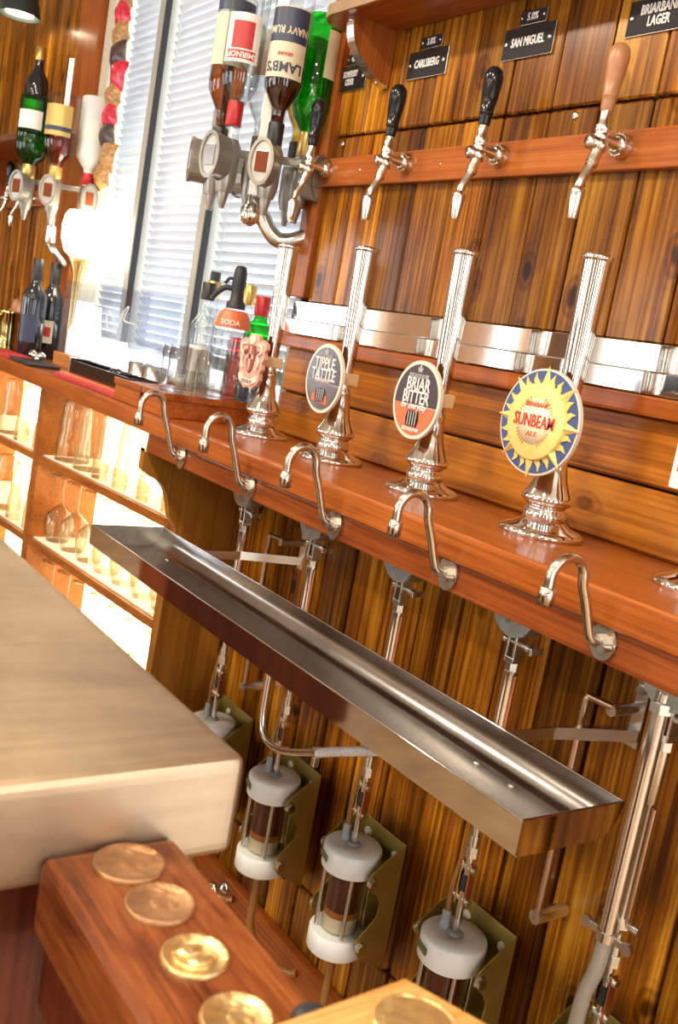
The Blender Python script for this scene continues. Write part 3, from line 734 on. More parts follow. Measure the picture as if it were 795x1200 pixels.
# ================================================================== SWAN-NECK SPOUTS
def make_spout():
    t = thing('beer_spout', '', 'spout', (0, 0, 0), 0, 'swan-neck spouts on the ledge front')
    sc = 1.0
    oval = ellipse(0.0175, 0.0225, 30)
    obj('escutcheon', MB().prism(oval, -0.0025, 0.0, 'XZ'), 'plate_steel', t)
    path = [(0, 0, 0), (-0.001, -0.012, 0.000), (-0.003, -0.020, 0.005), (-0.004, -0.026, 0.018), (-0.005, -0.036, 0.045), (-0.006, -0.045, 0.066)]
    r = 0.0230; cz = 0.076; cyy = -0.0475 - r
    for k in range(0, 10):
        a = PI * k / 9
        path.append((-0.006 - 0.003 * k / 9, cyy + r * math.cos(a), cz + r * math.sin(a)))
    path += [(-0.009, cyy - r, 0.068), (-0.009, cyy - r, 0.060)]
    obj('tube', MB().tube(smooth_path(path, 4), 0.0058, 14), 'spout_steel', t)
    obj('nozzle', MB().lathe([(0.0068, 0.043), (0.0088, 0.044), (0.0090, 0.062), (0.0068, 0.064)], 18, Matrix.Translation((-0.009, cyy - r, 0))), 'spout_steel', t)
    obj('retaining_nut', MB().prism(HEX(0.009), 0.002, 0.010, 'XY', AX_Y), 'satin_steel', t)
    obj('thumb_screw', MB().lathe([(0.004, 0.0), (0.004, 0.010), (0.0055, 0.010), (0.0055, 0.014)], 10, Matrix.Translation((0.012, -0.004, -0.004)) @ AX_Y), 'zinc', t)
    return t
SP = [atY(*p, -0.2535) for p in ((707, 756), (525, 676), (393, 615), (293, 571), (213, 536))]
SPL = ['swan-neck spout nearest the camera, beside the right picture edge', 'swan-neck spout in front of the pump with the sun clip', 'swan-neck spout in front of the pump with the black and orange clip',
       'swan-neck spout in front of the pump with the grey oval clip', 'swan-neck spout furthest left, by the red glass tray']
s0 = make_spout()
for i, p in enumerate(SP):
    l = (p.x, -0.2535, 1.0115)
    if i == 0: s0.location = l; s0['label'] = SPL[0]; s_i = s0
    else: s_i = dup(s0, l, 0, SPL[i])
    s_i.scale = (1, 1, (0.90, 1.0, 1.1, 1.13, 1.13)[i])

# ================================================================== CHROME STRIP
cs = thing('chrome_strip', 'two-band mirror-polished chrome strip along the wall behind the pumps', 'metal strip', (0, 0, 1.276))
obj('upper_band', MB().box((WX0 + .004, -0.006, 0.032), (XR, 0.0, 0.069), 0.001), 'chrome', cs)
obj('lower_band', MB().box((WX0 + .004, -0.019, 0.001), (XR, -0.007, 0.032), 0.002), 'chrome', cs)
for xx in (-1.62, -1.28, -1.0, -0.55):
    obj('joint_post', MB().lathe([(0.012, 0.002), (0.012, 0.0305)], 20, Matrix.Translation((xx, -0.0165, 0))), 'chrome', cs)

# ================================================================== WALL TAPS
def make_tap():
    t = thing('beer_tap', '', 'tap', (0, 0, 0), 0, 'beer taps on the wooden wall rail')
    kn = []
    for k in range(28):
        r = 0.0165 if k % 2 else 0.0148
        a = 2 * PI * k / 28; kn.append((r * math.cos(a), r * math.sin(a)))
    obj('shank_nut', MB().prism(kn, 0.001, 0.012, 'XY', AX_Y).lathe([(0.018, 0.0), (0.018, 0.0015), (0.0135, 0.012), (0.0125, 0.016), (0.009, 0.0165)], 24, AX_Y), 'tap_steel', t)
    obj('shank', MB().lathe([(0.0085, 0.010), (0.0085, 0.020), (0.0065, 0.026), (0.0068, 0.048)], 18, AX_Y), 'tap_steel', t)
    body = MB().tube(smooth_path([(0, -0.046, 0.006), (0, -0.046, -0.006), (0, -0.049, -0.020), (0, -0.054, -0.034)], 5), 0.0085, 16)
    obj('body', body.sphere((0, -0.046, -0.010), 0.012, 16, 10), 'tap_steel', t)
    obj('body_cap', MB().lathe([(0.0095, 0), (0.0095, 0.016), (0.008, 0.018), (0.001, 0.0185)], 18, Matrix.Translation((0, -0.048, -0.008)) @ Matrix.Rotation(math.radians(-20), 4, 'Z') @ AX_Y), 'tap_steel', t)
    obj('collar', MB().lathe([(0.0088, 0.004), (0.0108, 0.007), (0.0108, 0.013), (0.009, 0.015), (0.0108, 0.017), (0.0108, 0.024), (0.0082, 0.028), (0.0078, 0.046)], 20, Matrix.Translation((0, -0.046, -0.009))), 'tap_steel', t)
    obj('spout', MB().tube(smooth_path([(0, -0.051, -0.030), (-0.001, -0.057, -0.044), (-0.001, -0.065, -0.060), (-0.001, -0.068, -0.072)], 5), 0.0064, 14), 'tap_steel', t)
    obj('spout_ring', MB().lathe([(0.0086, -0.003), (0.0086, 0.003)], 16, Matrix.Translation((0, -0.0535, -0.036)) @ Matrix.Rotation(-0.35, 4, 'X')), 'tap_steel', t)
    obj('nozzle', MB().lathe([(0.0062, -0.112), (0.0066, -0.111), (0.0104, -0.078), (0.0100, -0.073), (0.0066, -0.069)], 18, Matrix.Translation((-0.001, -0.068, 0))), 'tap_steel', t)
    return t
def tap_handle(t, mat):
    M_ = Matrix.Translation((0, -0.046, 0.036)) @ Matrix.Rotation(-0.03, 4, 'X')
    obj('handle', MB().lathe([(0.0075, -.002), (0.0088, 0.0), (0.0096, 0.008), (0.0102, 0.0155), (0.0112, 0.0165), (0.0112, 0.019), (0.0106, 0.020), (0.0128, 0.040), (0.0148, 0.060), (0.0150, 0.071), (0.0130, 0.080), (0.008, 0.0855), (0.001, 0.087)], 22, M_), mat, t)
TAPP = [(385, 201), (477, 194), (587, 185), (730, 175)]
TL = ['black-handled wall tap half hidden behind the upside-down spirit bottles', 'black-handled wall tap below the second name plate from the left', 'black-handled wall tap below the third name plate from the left', 'wall tap with the tan wooden handle']
tp = make_tap()
taps = []
for i, p in enumerate(TAPP):
    P = atY(*p, -0.016); l = (P.x, -0.0165, 1.604)
    if i == 0: tp.location = l; tp['label'] = TL[0]; taps.append(tp)
    else: taps.append(dup(tp, l, 0, TL[i]))
for i, t in enumerate(taps): tap_handle(t, 'black_gloss' if i < 3 else 'tan_handle')

# ================================================================== NAME PLATES
def plate(x0, x1, z0, z1, text, label, size, abv=None, sq=0.72):
    cx, cz = (x0 + x1) / 2, (z0 + z1) / 2; w_, h_ = x1 - x0, z1 - z0
    t = thing('name_plate', label, 'sign', (cx, -0.0005, cz), 0, 'black name plates above the taps')
    obj('edge', MB().box((-w_ / 2, -0.003, -h_ / 2), (w_ / 2, 0, h_ / 2), 0.0006), 'satin_steel', t)
    obj('face', MB().box((-w_ / 2 + .0012, -0.0042, -h_ / 2 + .0012), (w_ / 2 - .0012, -0.0031, h_ / 2 - .0012)), 'sign_black', t)
    letters(text, size, 'print_white', t, (0, -0.0045, 0), sq, 0.0004)
    for s in (-1, 1):
        obj('screw', MB().lathe([(0.0036, 0), (0.0036, 0.0012), (0.0022, 0.0022), (0.0004, 0.0022)], 12, Matrix.Translation((s * (w_ / 2 - .008), -0.0043, 0)) @ AX_Y), 'zinc', t)
    if abv:
        a = thing('strength_plate', abv[1], 'sign', (cx + abv[2], -0.0005, z1 + 0.0125), 0, 'small strength plates above the name plates')
        obj('edge', MB().box((-0.029, -0.003, -0.0105), (0.029, 0, 0.0105), 0.0005), 'satin_steel', a)
        obj('face', MB().box((-0.0282, -0.0042, -0.0097), (0.0282, -0.0031, 0.0097)), 'sign_black', a)
        letters(abv[0], 0.0155, 'print_white', a, (0, -0.0045, 0), 0.82, 0.0003)
        for s in (-1, 1):
            obj('screw', MB().lathe([(0.0024, 0), (0.0024, 0.0008), (0.0004, 0.0012)], 10, Matrix.Translation((s * .024, -0.0043, 0)) @ AX_Y), 'zinc', a)
def corner(px, py): return atY(px, py, -0.003)
plate(-1.778, -1.672, 1.758, 1.805, 'SOMERSBY\nCIDER', 'black name plate for cider, leftmost, beside the curved shelf bracket', 0.0165, ('4.5%', 'small black strength plate half behind the curved shelf bracket', 0.008), 0.62)
plate(-1.540, -1.430, 1.757, 1.804, 'CARLSBERG', 'black one-line name plate just right of the curved shelf bracket', 0.0195, ('3.8%', 'small black strength plate just right of the curved shelf bracket', 0.003), 0.66)
plate(-1.290, -1.178, 1.758, 1.806, 'SAN MIGUEL', 'black one-line name plate between the curved bracket and the tan-handled tap', 0.0195, ('5.0%', 'small black strength plate left of the tan-handled tap', 0.002), 0.66)
plate(-1.036, -0.925, 1.758, 1.806, 'BRIARBANK\nLAGER', 'black two-line name plate for lager at the upper right picture corner', 0.0185, None, 0.68)

# ================================================================== OVERHEAD SHELF
sh = thing('overhead_shelf', 'reddish wooden shelf with curved bracket above the name plates', 'shelf', (0, 0, 1.85))
obj('board', MB().prism([(-1.70, -0.002), (-1.70, -0.06)] + [(-1.64 + .06 * math.cos(math.radians(a)), -0.06 + .056 * math.sin(math.radians(a))) for a in range(180, 271, 15)] + [(XR, -0.116), (XR, -0.002)], 0.0, 0.022, 'XY'), 'mahogany', sh)
obj('edge_strip', MB().prism([(-1.703, -0.002), (-1.703, -0.06)] + [(-1.643 + .06 * math.cos(math.radians(a)), -0.06 + .059 * math.sin(math.radians(a))) for a in range(180, 271, 15)] + [(XR, -0.119), (XR, -0.1162), (-1.64, -0.1162)]
    + [(-1.64 + .0602 * math.cos(math.radians(a)), -0.06 + .0562 * math.sin(math.radians(a))) for a in range(270, 179, -15)] + [(-1.7002, -0.002)], 0.001, 0.021, 'XY'), 'edge_brown', sh)
bx_ = -1.605
curve = smooth_path([(0, -0.098, 0), (0, -0.098, -0.016), (0, -0.090, -0.042), (0, -0.070, -0.066), (0, -0.040, -0.086), (0, -0.003, -0.100)], 4)
for bxx in (bx_, -0.55):
    bk = obj('bracket', MB().prism([(-0.002, 0)] + [(p.y, p.z) for p in curve], bxx - .011, bxx + .011, 'YZ'), 'mahogany_upright', sh)
    st = MB()
    ov = [(p.y - .0012, p.z - .0012) for p in curve]; inn = [(p.y, p.z) for p in curve]
    st.prism(ov + inn[::-1], bxx - .0112, bxx + .0112, 'YZ')
    obj('metal_strip', st, 'satin_steel', bk)
    for q in (2, 18): obj('screw', MB().sphere((bxx, ov[q][0], ov[q][1]), 0.0028, 10, 6), 'satin_steel', bk)

# ================================================================== DRIP TRAY
TX0, TX1 = -1.79, -0.600
th = 0.0016
_arc = [(-0.262 + .034 * math.sin(math.radians(t)) , 0.809 + .034 * (1 - math.cos(math.radians(t)))) for t in range(0, 79, 6)]
prof = [(-0.380, 0.848), (-0.380, 0.811), (-0.378, 0.809)] + _arc + [(-0.2255, 0.848)]
_ari = [(-0.262 + (.034 - th) * math.sin(math.radians(t)), 0.809 + .034 - (.034 - th) * math.cos(math.radians(t))) for t in range(0, 79, 6)]
inner = [(-0.380 + th, 0.848), (-0.380 + th, 0.8115), (-0.3775, 0.809 + th)] + _ari + [(-0.2255 - th, 0.848)]
tr = thing('drip_tray', 'long polished steel drip tray below the swan-neck spouts', 'tray', (0, 0, 0.809))
def sheet(out_, in_, x0, x1):
    mb = MB(); n = len(out_)
    for L_, rev in ((out_, False), (in_, True)):
        vs = [(x0, a, b - .809) for a, b in L_] + [(x1, a, b - .809) for a, b in L_]
        mb.add(vs, [(i, i + 1, n + i + 1, n + i) for i in range(n - 1)], True)
    for (i) in (0, n - 1):
        mb.add([(x0, out_[i][0], out_[i][1] - .809), (x1, out_[i][0], out_[i][1] - .809), (x1, in_[i][0], in_[i][1] - .809), (x0, in_[i][0], in_[i][1] - .809)], [(0, 1, 2, 3)], False)
    return mb
obj('trough', sheet(prof, inner, TX0, TX1), 'tray_steel', tr)
obj('rim', MB().tube([(TX0, -0.2263, 0.039), (TX1, -0.2263, 0.039)], 0.0014, 8).tube([(TX0, -0.3797, 0.039), (TX1, -0.3797, 0.039)], 0.0014, 8).tube([(TX0, -0.3797, 0.039), (TX0, -0.2263, 0.039)], 0.0014, 8).tube([(TX1, -0.3797, 0.039), (TX1, -0.2263, 0.039)], 0.0014, 8), 'chrome', tr)
obj('front_face', MB().box((TX0, -0.3812, 0.002), (TX1 + th, -0.3802, 0.0388)), 'mirror_steel', tr)
for xa, xb in ((TX0 - th, TX0), (TX1, TX1 + th)):
    obj('end_plate', MB().prism([(a, b - .809) for a, b in prof], xa, xb, 'YZ'), 'mirror_steel' if xa > -1 else 'end_steel', tr)
for p in ((610, 887), (604, 920), (236, 657)):
    P = atZ(*p, 0.8115)
    obj('rivet', MB().lathe([(0.0045, 0), (0.0042, 0.0016), (0.002, 0.0026), (0.0004, 0.0028)], 14), 'chrome', tr, (P.x, min(P.y, -0.266), 0.0018))
obj('drain_hole', MB().lathe([(0.012, 0), (0.012, 0.0012), (0.009, 0.0018), (0.001, 0.0008)], 20), 'satin_steel', tr, (-1.36, -0.33, 0.0017))
# brackets that hold the tray off the wall
def tray_bracket(X, label):
    t = thing('tray_bracket', label, 'bracket', (X, 0, 0.82), 0, 'steel brackets behind the drip tray')
    obj('wall_plate', MB().box((0.0, -0.0045, -0.005), (0.020, -0.0035 + .003, 0.17), 0.001), 'satin_steel', t)
    arm = [(0.0, -0.0045), (0.0, -0.0075), (-0.020, -0.13), (-0.022, -0.2265), (-0.018, -0.2265), (-0.016, -0.13), (0.020, -0.0075), (0.020, -0.0045)]
    obj('arm', MB().prism(arm, 0.006, 0.0225, 'XY'), 'satin_steel', t)
    obj('arm_lip', MB().box((-0.032, -0.2278, 0.0), (-0.014, -0.2262, 0.0265)), 'satin_steel', t)
    obj('stand_off', MB().lathe([(0.008, 0.0), (0.008, 0.055)], 16, Matrix.Translation((0.008, -0.0045, 0.05)) @ AX_Y), 'zinc', t)
    obj('bolt', MB().prism(HEX(0.008), 0.0, 0.006, 'XY', Matrix.Translation((0.010, -0.0045, 0.075)) @ AX_Y), 'zinc', t)
    obj('support_rod', MB().tube(smooth_path([(-0.03, -0.058, 0.054), (-0.034, -0.060, 0.046), (-0.034, -0.060, 0.02), (-0.034, -0.060, -0.10), (-0.034, -0.060, -0.275)], 4), 0.005, 12)
        .tube([(0.008, -0.056, 0.054), (-0.034, -0.058, 0.054)], 0.005, 12), 'rod_bronze', t)
    obj('foot_stud', MB().lathe([(0.010, 0.0), (0.010, 0.060)], 16, Matrix.Translation((-0.034, -0.0045, -0.272)) @ AX_Y), 'zinc', t)
    return t
tray_bracket(-0.772, 'steel bracket with copper rod behind the right end of the drip tray')
tray_bracket(-1.62, 'steel bracket with copper rod behind the left half of the drip tray')

# ================================================================== PUMP CYLINDERS
def make_cylinder():
    t = thing('pump_cylinder', '', 'pump cylinder', (0, 0, 0), 0, 'beer pump cylinders on the lower wall')
    # olive gold mounting bracket : back plate stands off the wall
    BY = -0.045; W = 0.066
    bk = obj('bracket', MB().box((-W, BY, 0.262), (W, BY + .002, 0.488), 0.0008), 'gold_plate', t)
    zt, zb = 0.488, 0.262
    wing = [(BY, zt), (-0.082, zt - 0.022), (-0.105, zt - 0.040), (-0.112, zt - 0.050), (-0.106, zt - 0.066), (-0.088, zt - 0.082), (-0.078, zt - 0.100), (-0.080, zt - 0.122), (-0.096, zt - 0.140), (-0.112, zt - 0.156), (-0.112, zt - 0.176), (-0.104, zt - 0.190), (BY, zb)]
    for s in (-1, 1):
        wg = obj('bracket_wing', MB().prism(wing, s * W - .001, s * W + .001, 'YZ'), 'gold_plate', bk)
    for xx, zz in ((-0.034, 0.462), (0.044, 0.458)):
        obj('screw_cap', MB().sphere((xx, BY, zz), 0.0085, 14, 8, sc=(1, .6, 1)), 'screw_cream', bk)
    obj('spacer', MB().box((-0.045, BY + .002, 0.24), (0.005, 0.0, 0.46)), 'dark_mahogany', bk)
    for zz in (zt - 0.056, zt - 0.172):
        for s in (-1, 1):
            mx = Matrix.Translation((s * (W + .001), -0.104, zz)) @ (AX_X if s > 0 else Matrix.Rotation(-PI / 2, 4, 'Y'))
            obj('hex_bolt', MB().lathe([(0.0105, 0), (0.0105, 0.0015)], 16, mx).prism(HEX(0.0085), 0.0015, 0.008, 'XY', mx), 'zinc', bk)
    R = 0.0495
    tc_ = obj('top_cap', MB().lathe([(R - .002, 0.424), (R, 0.4265), (R, 0.460), (R - .003, 0.4645), (0.014, 0.466), (0.012, 0.463), (0.001, 0.463)], 40, Matrix.Translation((0, PY_, 0))), 'white_plastic', t)
    obj('maker_plate', MB().box((-0.015, -0.0008, -0.0055), (0.015, 0.0008, 0.0055)), 'sign_green', tc_, (-0.014, PY_ - R * .968, 0.446), (0, 0, -0.28))
    obj('gland', MB().lathe([(0.013, 0.460), (0.013, 0.4655), (0.008, 0.469), (0.006, 0.469)], 20, Matrix.Translation((0, PY_, 0))), 'grey_plastic', tc_)
    obj('outlet', MB().lathe([(0.009, 0.464), (0.009, 0.474), (0.0065, 0.476), (0.0078, 0.480), (0.0065, 0.485), (0.0078, 0.489), (0.006, 0.493)], 16, Matrix.Translation((-0.020, PY_ - .004, 0))), 'grey_plastic', tc_)
    obj('outlet_hose', MB().tube(smooth_path([(-0.020, PY_ - .004, 0.488), (-0.019, PY_ - .004, 0.54), (-0.010, PY_ - .002, 0.60), (-0.006, PY_ + .008, 0.66)], 6), 0.0045, 10), 'hose_amber', tc_)
    obj('bottom_cap', MB().lathe([(0.030, 0.272), (R - .003, 0.274), (R, 0.277), (R, 0.309), (R - .002, 0.312)], 40, Matrix.Translation((0, PY_, 0))), 'white_plastic', t)
    gl = obj('glass_barrel', MB().lathe([(0.031, 0.312), (0.031, 0.424)], 32, Matrix.Translation((0, PY_, 0)), cap=False), 'glass', t)
    obj('beer', MB().lathe([(0.0295, 0.342), (0.0295, 0.420)], 32, Matrix.Translation((0, PY_, 0))), 'beer', gl)
    obj('beer_edge', MB().lathe([(0.0297, 0.3400), (0.0297, 0.352)], 32, Matrix.Translation((0, PY_, 0)), cap=False), 'beer_amber', gl)
    obj('foam', MB().lathe([(0.0296, 0.315), (0.0296, 0.3418)], 32, Matrix.Translation((0, PY_, 0))), 'beer_foam', gl)
    for k in range(4):
        a = math.radians(-28 + 90 * k)
        obj('tie_rod', MB().lathe([(0.0036, 0.310), (0.0036, 0.426)], 10, Matrix.Translation((0.0395 * math.cos(a), PY_ + 0.0395 * math.sin(a), 0))), 'satin_steel', t)
    obj('inlet', MB().lathe([(0.007, 0.248), (0.0085, 0.252), (0.0085, 0.260), (0.012, 0.262), (0.012, 0.273)], 16, Matrix.Translation((0, PY_, 0))), 'grey_plastic', t)
    obj('inlet_hose', MB().tube(smooth_path([(0, PY_, 0.256), (0.000, PY_, 0.20), (0.0, PY_ + .004, 0.14), (0.02, PY_ + .03, 0.09), (0.055, -0.040, 0.072), (0.075, -0.024, 0.078)], 6), 0.0075, 12), 'hose_amber', t)
    return t
cy0 = make_cylinder()
CL = ['white-capped pump cylinder at the bottom right, beside the clear hose', 'white-capped pump cylinder cut by the bottom picture edge, left of the copper rod', 'white-capped pump cylinder with amber beer, fully in view',
      'white-capped pump cylinder half hidden behind the corner of the metal counter', 'white-capped pump cylinder furthest left, its top just above the metal counter']
for i, X in enumerate(PUMP_X):
    if i == 0: cy0.location = (X, 0, 0); cy0['label'] = CL[0]
    else: dup(cy0, (X, 0, 0), 0, CL[i])

# ================================================================== PIPES
# thick steel beer line by the right edge
tt = thing('beer_line', 'thick brushed steel tube ending in a clear hose at the right edge', 'pipe', (0, 0, 0))
lp = [atY(768, 850, -0.115), atY(713, 1097, -0.115)]
lx, ly = (lp[0].x + lp[1].x) / 2, -0.115
obj('tube', MB().lathe([(0.0105, lp[1].z), (0.0105, lp[0].z + .02)], 20, Matrix.Translation((lx, ly, 0))), 'tube_steel', tt)
obj('top_elbow', MB().tube(smooth_path([(lx, ly, lp[0].z + .015), (lx, ly, lp[0].z + .045), (lx + .01, ly + .01, lp[0].z + .075), (lx + .02, ly + .012, lp[0].z + .10)], 5), 0.009, 14), 'satin_steel', tt)
obj('union_nut', MB().prism(HEX(0.0145), lp[0].z + .018, lp[0].z + .030, 'XY', Matrix.Translation((lx, ly, 0))), 'zinc', tt)
cl = obj('hose_clip', MB().lathe([(0.0125, -0.006), (0.0125, 0.006)], 20, Matrix.Translation((lx, ly, lp[1].z))), 'satin_steel', tt)
for s in (-1, 1):
    obj('clip_lug', MB().box((s * .012 if s > 0 else -.034, -0.002, -0.005), (.034 if s > 0 else -.012, 0.002, 0.005), .001).lathe([(0.008, -.003), (0.008, .003)], 14, Matrix.Translation((s * .031, 0, 0)) @ AX_Y), 'satin_steel', cl, (lx, ly, lp[1].z))
obj('clear_hose', MB().tube(smooth_path([(lx, ly, lp[1].z - .004), (lx - .003, ly, lp[1].z - .05), (lx - .012, ly, lp[1].z - .10), (lx - .016, ly + .01, lp[1].z - .2), (lx, ly + .03, 0.2)], 6), 0.0100, 14), 'hose_clear', tt)
# drain pipe with braided hose below the tray
dp = thing('drain_pipe', 'bent steel drain pipe joined to a braided hose under the tray', 'pipe', (0, 0, 0))
DY = -0.262
q = [atY(*p, DY) for p in ((316, 790), (308, 840), (310, 862), (321, 875), (338, 881), (372, 882))]
q = [Vector((q[0].x, DY, 0.8088))] + q
obj('tube', MB().tube(smooth_path(q, 6), 0.0055, 14), 'tube_steel', dp)
q2 = [atY(*p, DY) for p in ((372, 882), (400, 881), (445, 880))]
obj('braided_hose', MB().tube(smooth_path(q2, 4), 0.0072, 16), 'braid', dp)
d_ = (q2[2] - q2[0]).normalized()
obj('hose_clamp', MB().tube([q2[0] - d_ * .004, q2[0] + d_ * .006], 0.0092, 16).box((q2[0].x - .004, q2[0].y - .006, q2[0].z - .022), (q2[0].x + .004, q2[0].y + .004, q2[0].z - .006), .001), 'satin_steel', dp)
# small chrome knob on the skirting
kp = atY(263, 1040, -0.022)
kn = thing('chrome_bumper', 'small chrome bumper stud on the skirting board', 'stud', (kp.x, -0.0225, min(0.085, max(.03, kp.z))))
kn.scale = (1.4, 1.2, 1.4)
obj('stem', MB().lathe([(0.010, 0.0), (0.009, 0.003), (0.005, 0.006), (0.005, 0.016)], 18, AX_Y), 'chrome', kn)
obj('head', MB().lathe([(0.005, 0.016), (0.012, 0.020), (0.013, 0.025), (0.010, 0.030), (0.001, 0.032)], 18, AX_Y), 'chrome', kn)
# ================================================================== FOREGROUND COUNTER
mc = thing('metal_bar_counter', 'pale brushed metal bar counter with rounded edge in the foreground', 'counter', (-1.2, -1.4, 0))
def loc(p): return (p[0] + 1.2, p[1] + 1.4)
slab = MB().box((-1.6, -0.45, 0.968), (0.75, 0.594, 1.030), 0.009, seg=4)
obj('slab', slab, 'pewter', mc)
obj('pedestal', MB().box((0.35, -0.30, 0.0), (0.72, 0.535, 0.9675)), 'dark_mahogany', mc)
obj('pedestal', MB().box((-1.55, -0.30, 0.0), (-1.35, 0.46, 0.9675)), 'dark_mahogany', mc)
br = thing('coin_rail', 'reddish wooden rail inlaid with coins below the metal counter', 'rail', (-0.30, -0.877, 0.0))
obj('rail', MB().box((-0.1495, -0.046, 0.945), (0.36, 0.030, 0.987), 0.006, seg=3), 'rail_oak', br)
obj('bearer', MB().box((-0.1495, -0.038, 0.90), (0.36, 0.002, 0.9448), 0.003), 'dark_mahogany', br)
obj('leg', MB().box((0.30, -0.03, 0.0), (0.34, 0.012, 0.8998)), 'dark_mahogany', br)
CO = [(145, 1006, 0.0185, 'coin_bronze', 'flat'), (187, 1061, 0.0172, 'coin_bronze', 'flat'), (228, 1123, 0.0155, 'coin_gold', 'ring'), (277, 1196, 0.0155, 'coin_gold', 'flat')]
CNL = ['coin inlaid in the wooden rail closest to the metal counter', 'bronze coin second from the metal counter on the wooden rail', 'gold-rimmed coin third from the metal counter on the wooden rail', 'gold coin at the bottom picture edge on the wooden rail']
for i, (px, py, r, mt, kd) in enumerate(CO):
    P = atZ(px, py, 0.987)
    c = thing('inlaid_coin', CNL[i], 'coin', (max(P.x, -0.4290), P.y, 0.9872), 0, 'coins inlaid in the rail')
    obj('disc', MB().lathe([(r, 0), (r, 0.0012), (r * .93, 0.0018), (r * .90, 0.0012), (0.001, 0.0012)], 40), mt, c)
    obj('rim', MB().lathe([(r * .92, 0.001), (r * .96, 0.0022), (r, 0.0018), (r + .0004, 0.0)], 40, cap=False), mt, c)
    if kd == 'ring':
        obj('relief', MB().lathe([(r * .60, 0.0012), (r * .63, 0.0022), (r * .66, 0.0012)], 36, cap=False).sphere((-.004, -.001, .0012), .0045, 12, 6, sc=(1, 1.6, .4)).sphere((.004, .001, .0012), .0040, 12, 6, sc=(1, 1.8, .4)), mt, c)
    else:
        obj('relief', MB().sphere((0, 0, .0008), r * .42, 16, 6, sc=(1, .8, .10)).sphere((r * .18, r * .30, .0008), r * .25, 12, 6, sc=(1, 1, .14)), mt, c)
# pale oak end block with an inlaid coin
bk = thing('oak_block', 'pale oak block at the bottom picture edge', 'block', (-0.262, -0.835, 0.0), 0)
bp = [atZ(*p, 1.004) for p in ((475, 1147), (575, 1203), (338, 1196))]
a_, b_, c_ = bp
e1 = (b_ - a_).normalized(); e2 = (c_ - a_).normalized()
P0 = a_; P1 = a_ + e1 * 0.16; P3 = a_ + e2 * 0.115; P2 = P1 + e2 * 0.115
poly = [(p.x + .262, p.y + .835) for p in (P0, P1, P2, P3)]
obj('top', MB().prism(poly, 0.9872, 1.004, 'XY'), 'light_oak', bk)
P = atZ(487, 1203, 1.004)
c = thing('inlaid_coin', 'pale round inlay in the oak block at the bottom edge', 'coin', (P.x, P.y, 1.0042), 0, 'coins inlaid in the rail')
obj('disc', MB().lathe([(0.0175, 0), (0.0175, 0.0010), (0.016, 0.0015), (0.001, 0.0012)], 40), 'coin_gold', c)
obj('rim', MB().lathe([(0.0165, 0.001), (0.0172, 0.0022), (0.018, 0.0)], 40, cap=False), 'coin_gold', c)
P = atZ(368, 1200, 0.9870)
tag(obj('rubber_stop', MB().lathe([(0.0085, -0.0014), (0.0088, 0.002), (0.007, 0.0045), (0.003, 0.0055), (0.0005, 0.0056)], 20), 'black_matt', None, (P.x, P.y - .002, 0.9886)), 'dark rounded stop between the coin rail and the oak block', 'stop')

# ================================================================== BOTTLES ON OPTICS
def bottle(name, label, cat, loc, prof, glass, liquid, lev, lab, cap, group, rotz=FACE, inv=True, neck_cap=None):
    """prof: (r, z) upright bottle, z from 0; inv turns it upside down about its own mouth"""
    t = thing(name, label, cat, loc, rotz, group)
    H = prof[-1][1]
    Mx = Matrix.Translation((0, 0, H)) @ Matrix.Rotation(PI, 4, 'Y') if inv else Matrix.Identity(4)
    obj('glass_body', MB().lathe(prof, 28, Mx), glass, t)
    if liquid:
        z0, z1 = lev      # in upright coordinates
        pr = []
        for i in range(15):
            z = z0 + (z1 - z0) * i / 14
            for (ra, za), (rb, zb) in zip(prof, prof[1:]):
                if za <= z <= zb and zb > za:
                    pr.append((max(0.001, (ra + (rb - ra) * (z - za) / (zb - za)) - .0025), z)); break
        obj('liquid', MB().lathe(pr, 24, Mx), liquid, t)
    if cap:
        r, z0, z1, cm = cap
        obj('cap', MB().lathe([(r * .96, z0), (r, z0 + .002), (r, z1 - .002), (r * .9, z1)], 20, Mx), cm, t)
    for (z0, z1, ang, mt, rr) in lab:
        n = 18; vs = []; fs = []
        for z in (z0, z1):
            for k in range(n + 1):
                a = -ang / 2 + ang * k / n
                vs.append((rr * math.sin(a), -rr * math.cos(a), z))
        fs = [(k, k + 1, n + 2 + k, n + 1 + k) for k in range(n)]
        obj('label_print', MB().add(vs, fs, True, Mx), mt, t)
    return t, Mx, H
ROUND = [(0.034, 0.0), (0.0385, 0.004), (0.0385, 0.165), (0.0365, 0.185), (0.026, 0.205), (0.0165, 0.220), (0.0145, 0.235), (0.0140, 0.280), (0.0150, 0.282), (0.0150, 0.288)]
TALL = [(0.034, 0.0), (0.038, 0.004), (0.038, 0.185), (0.036, 0.200), (0.024, 0.222), (0.0155, 0.235), (0.0140, 0.250), (0.0135, 0.298), (0.0145, 0.30), (0.0145, 0.306)]
GREEN = [(0.036, 0.0), (0.040, 0.004), (0.0400, 0.135), (0.0385, 0.150), (0.0412, 0.158), (0.0385, 0.165), (0.0400, 0.172), (0.0385, 0.179), (0.034, 0.196), (0.022, 0.212), (0.0150, 0.222), (0.0140, 0.262), (0.0150, 0.264), (0.0150, 0.270)]
RV = Vector((0.563, 0.826, 0)); NV = Vector((0.809, -0.588, 0))
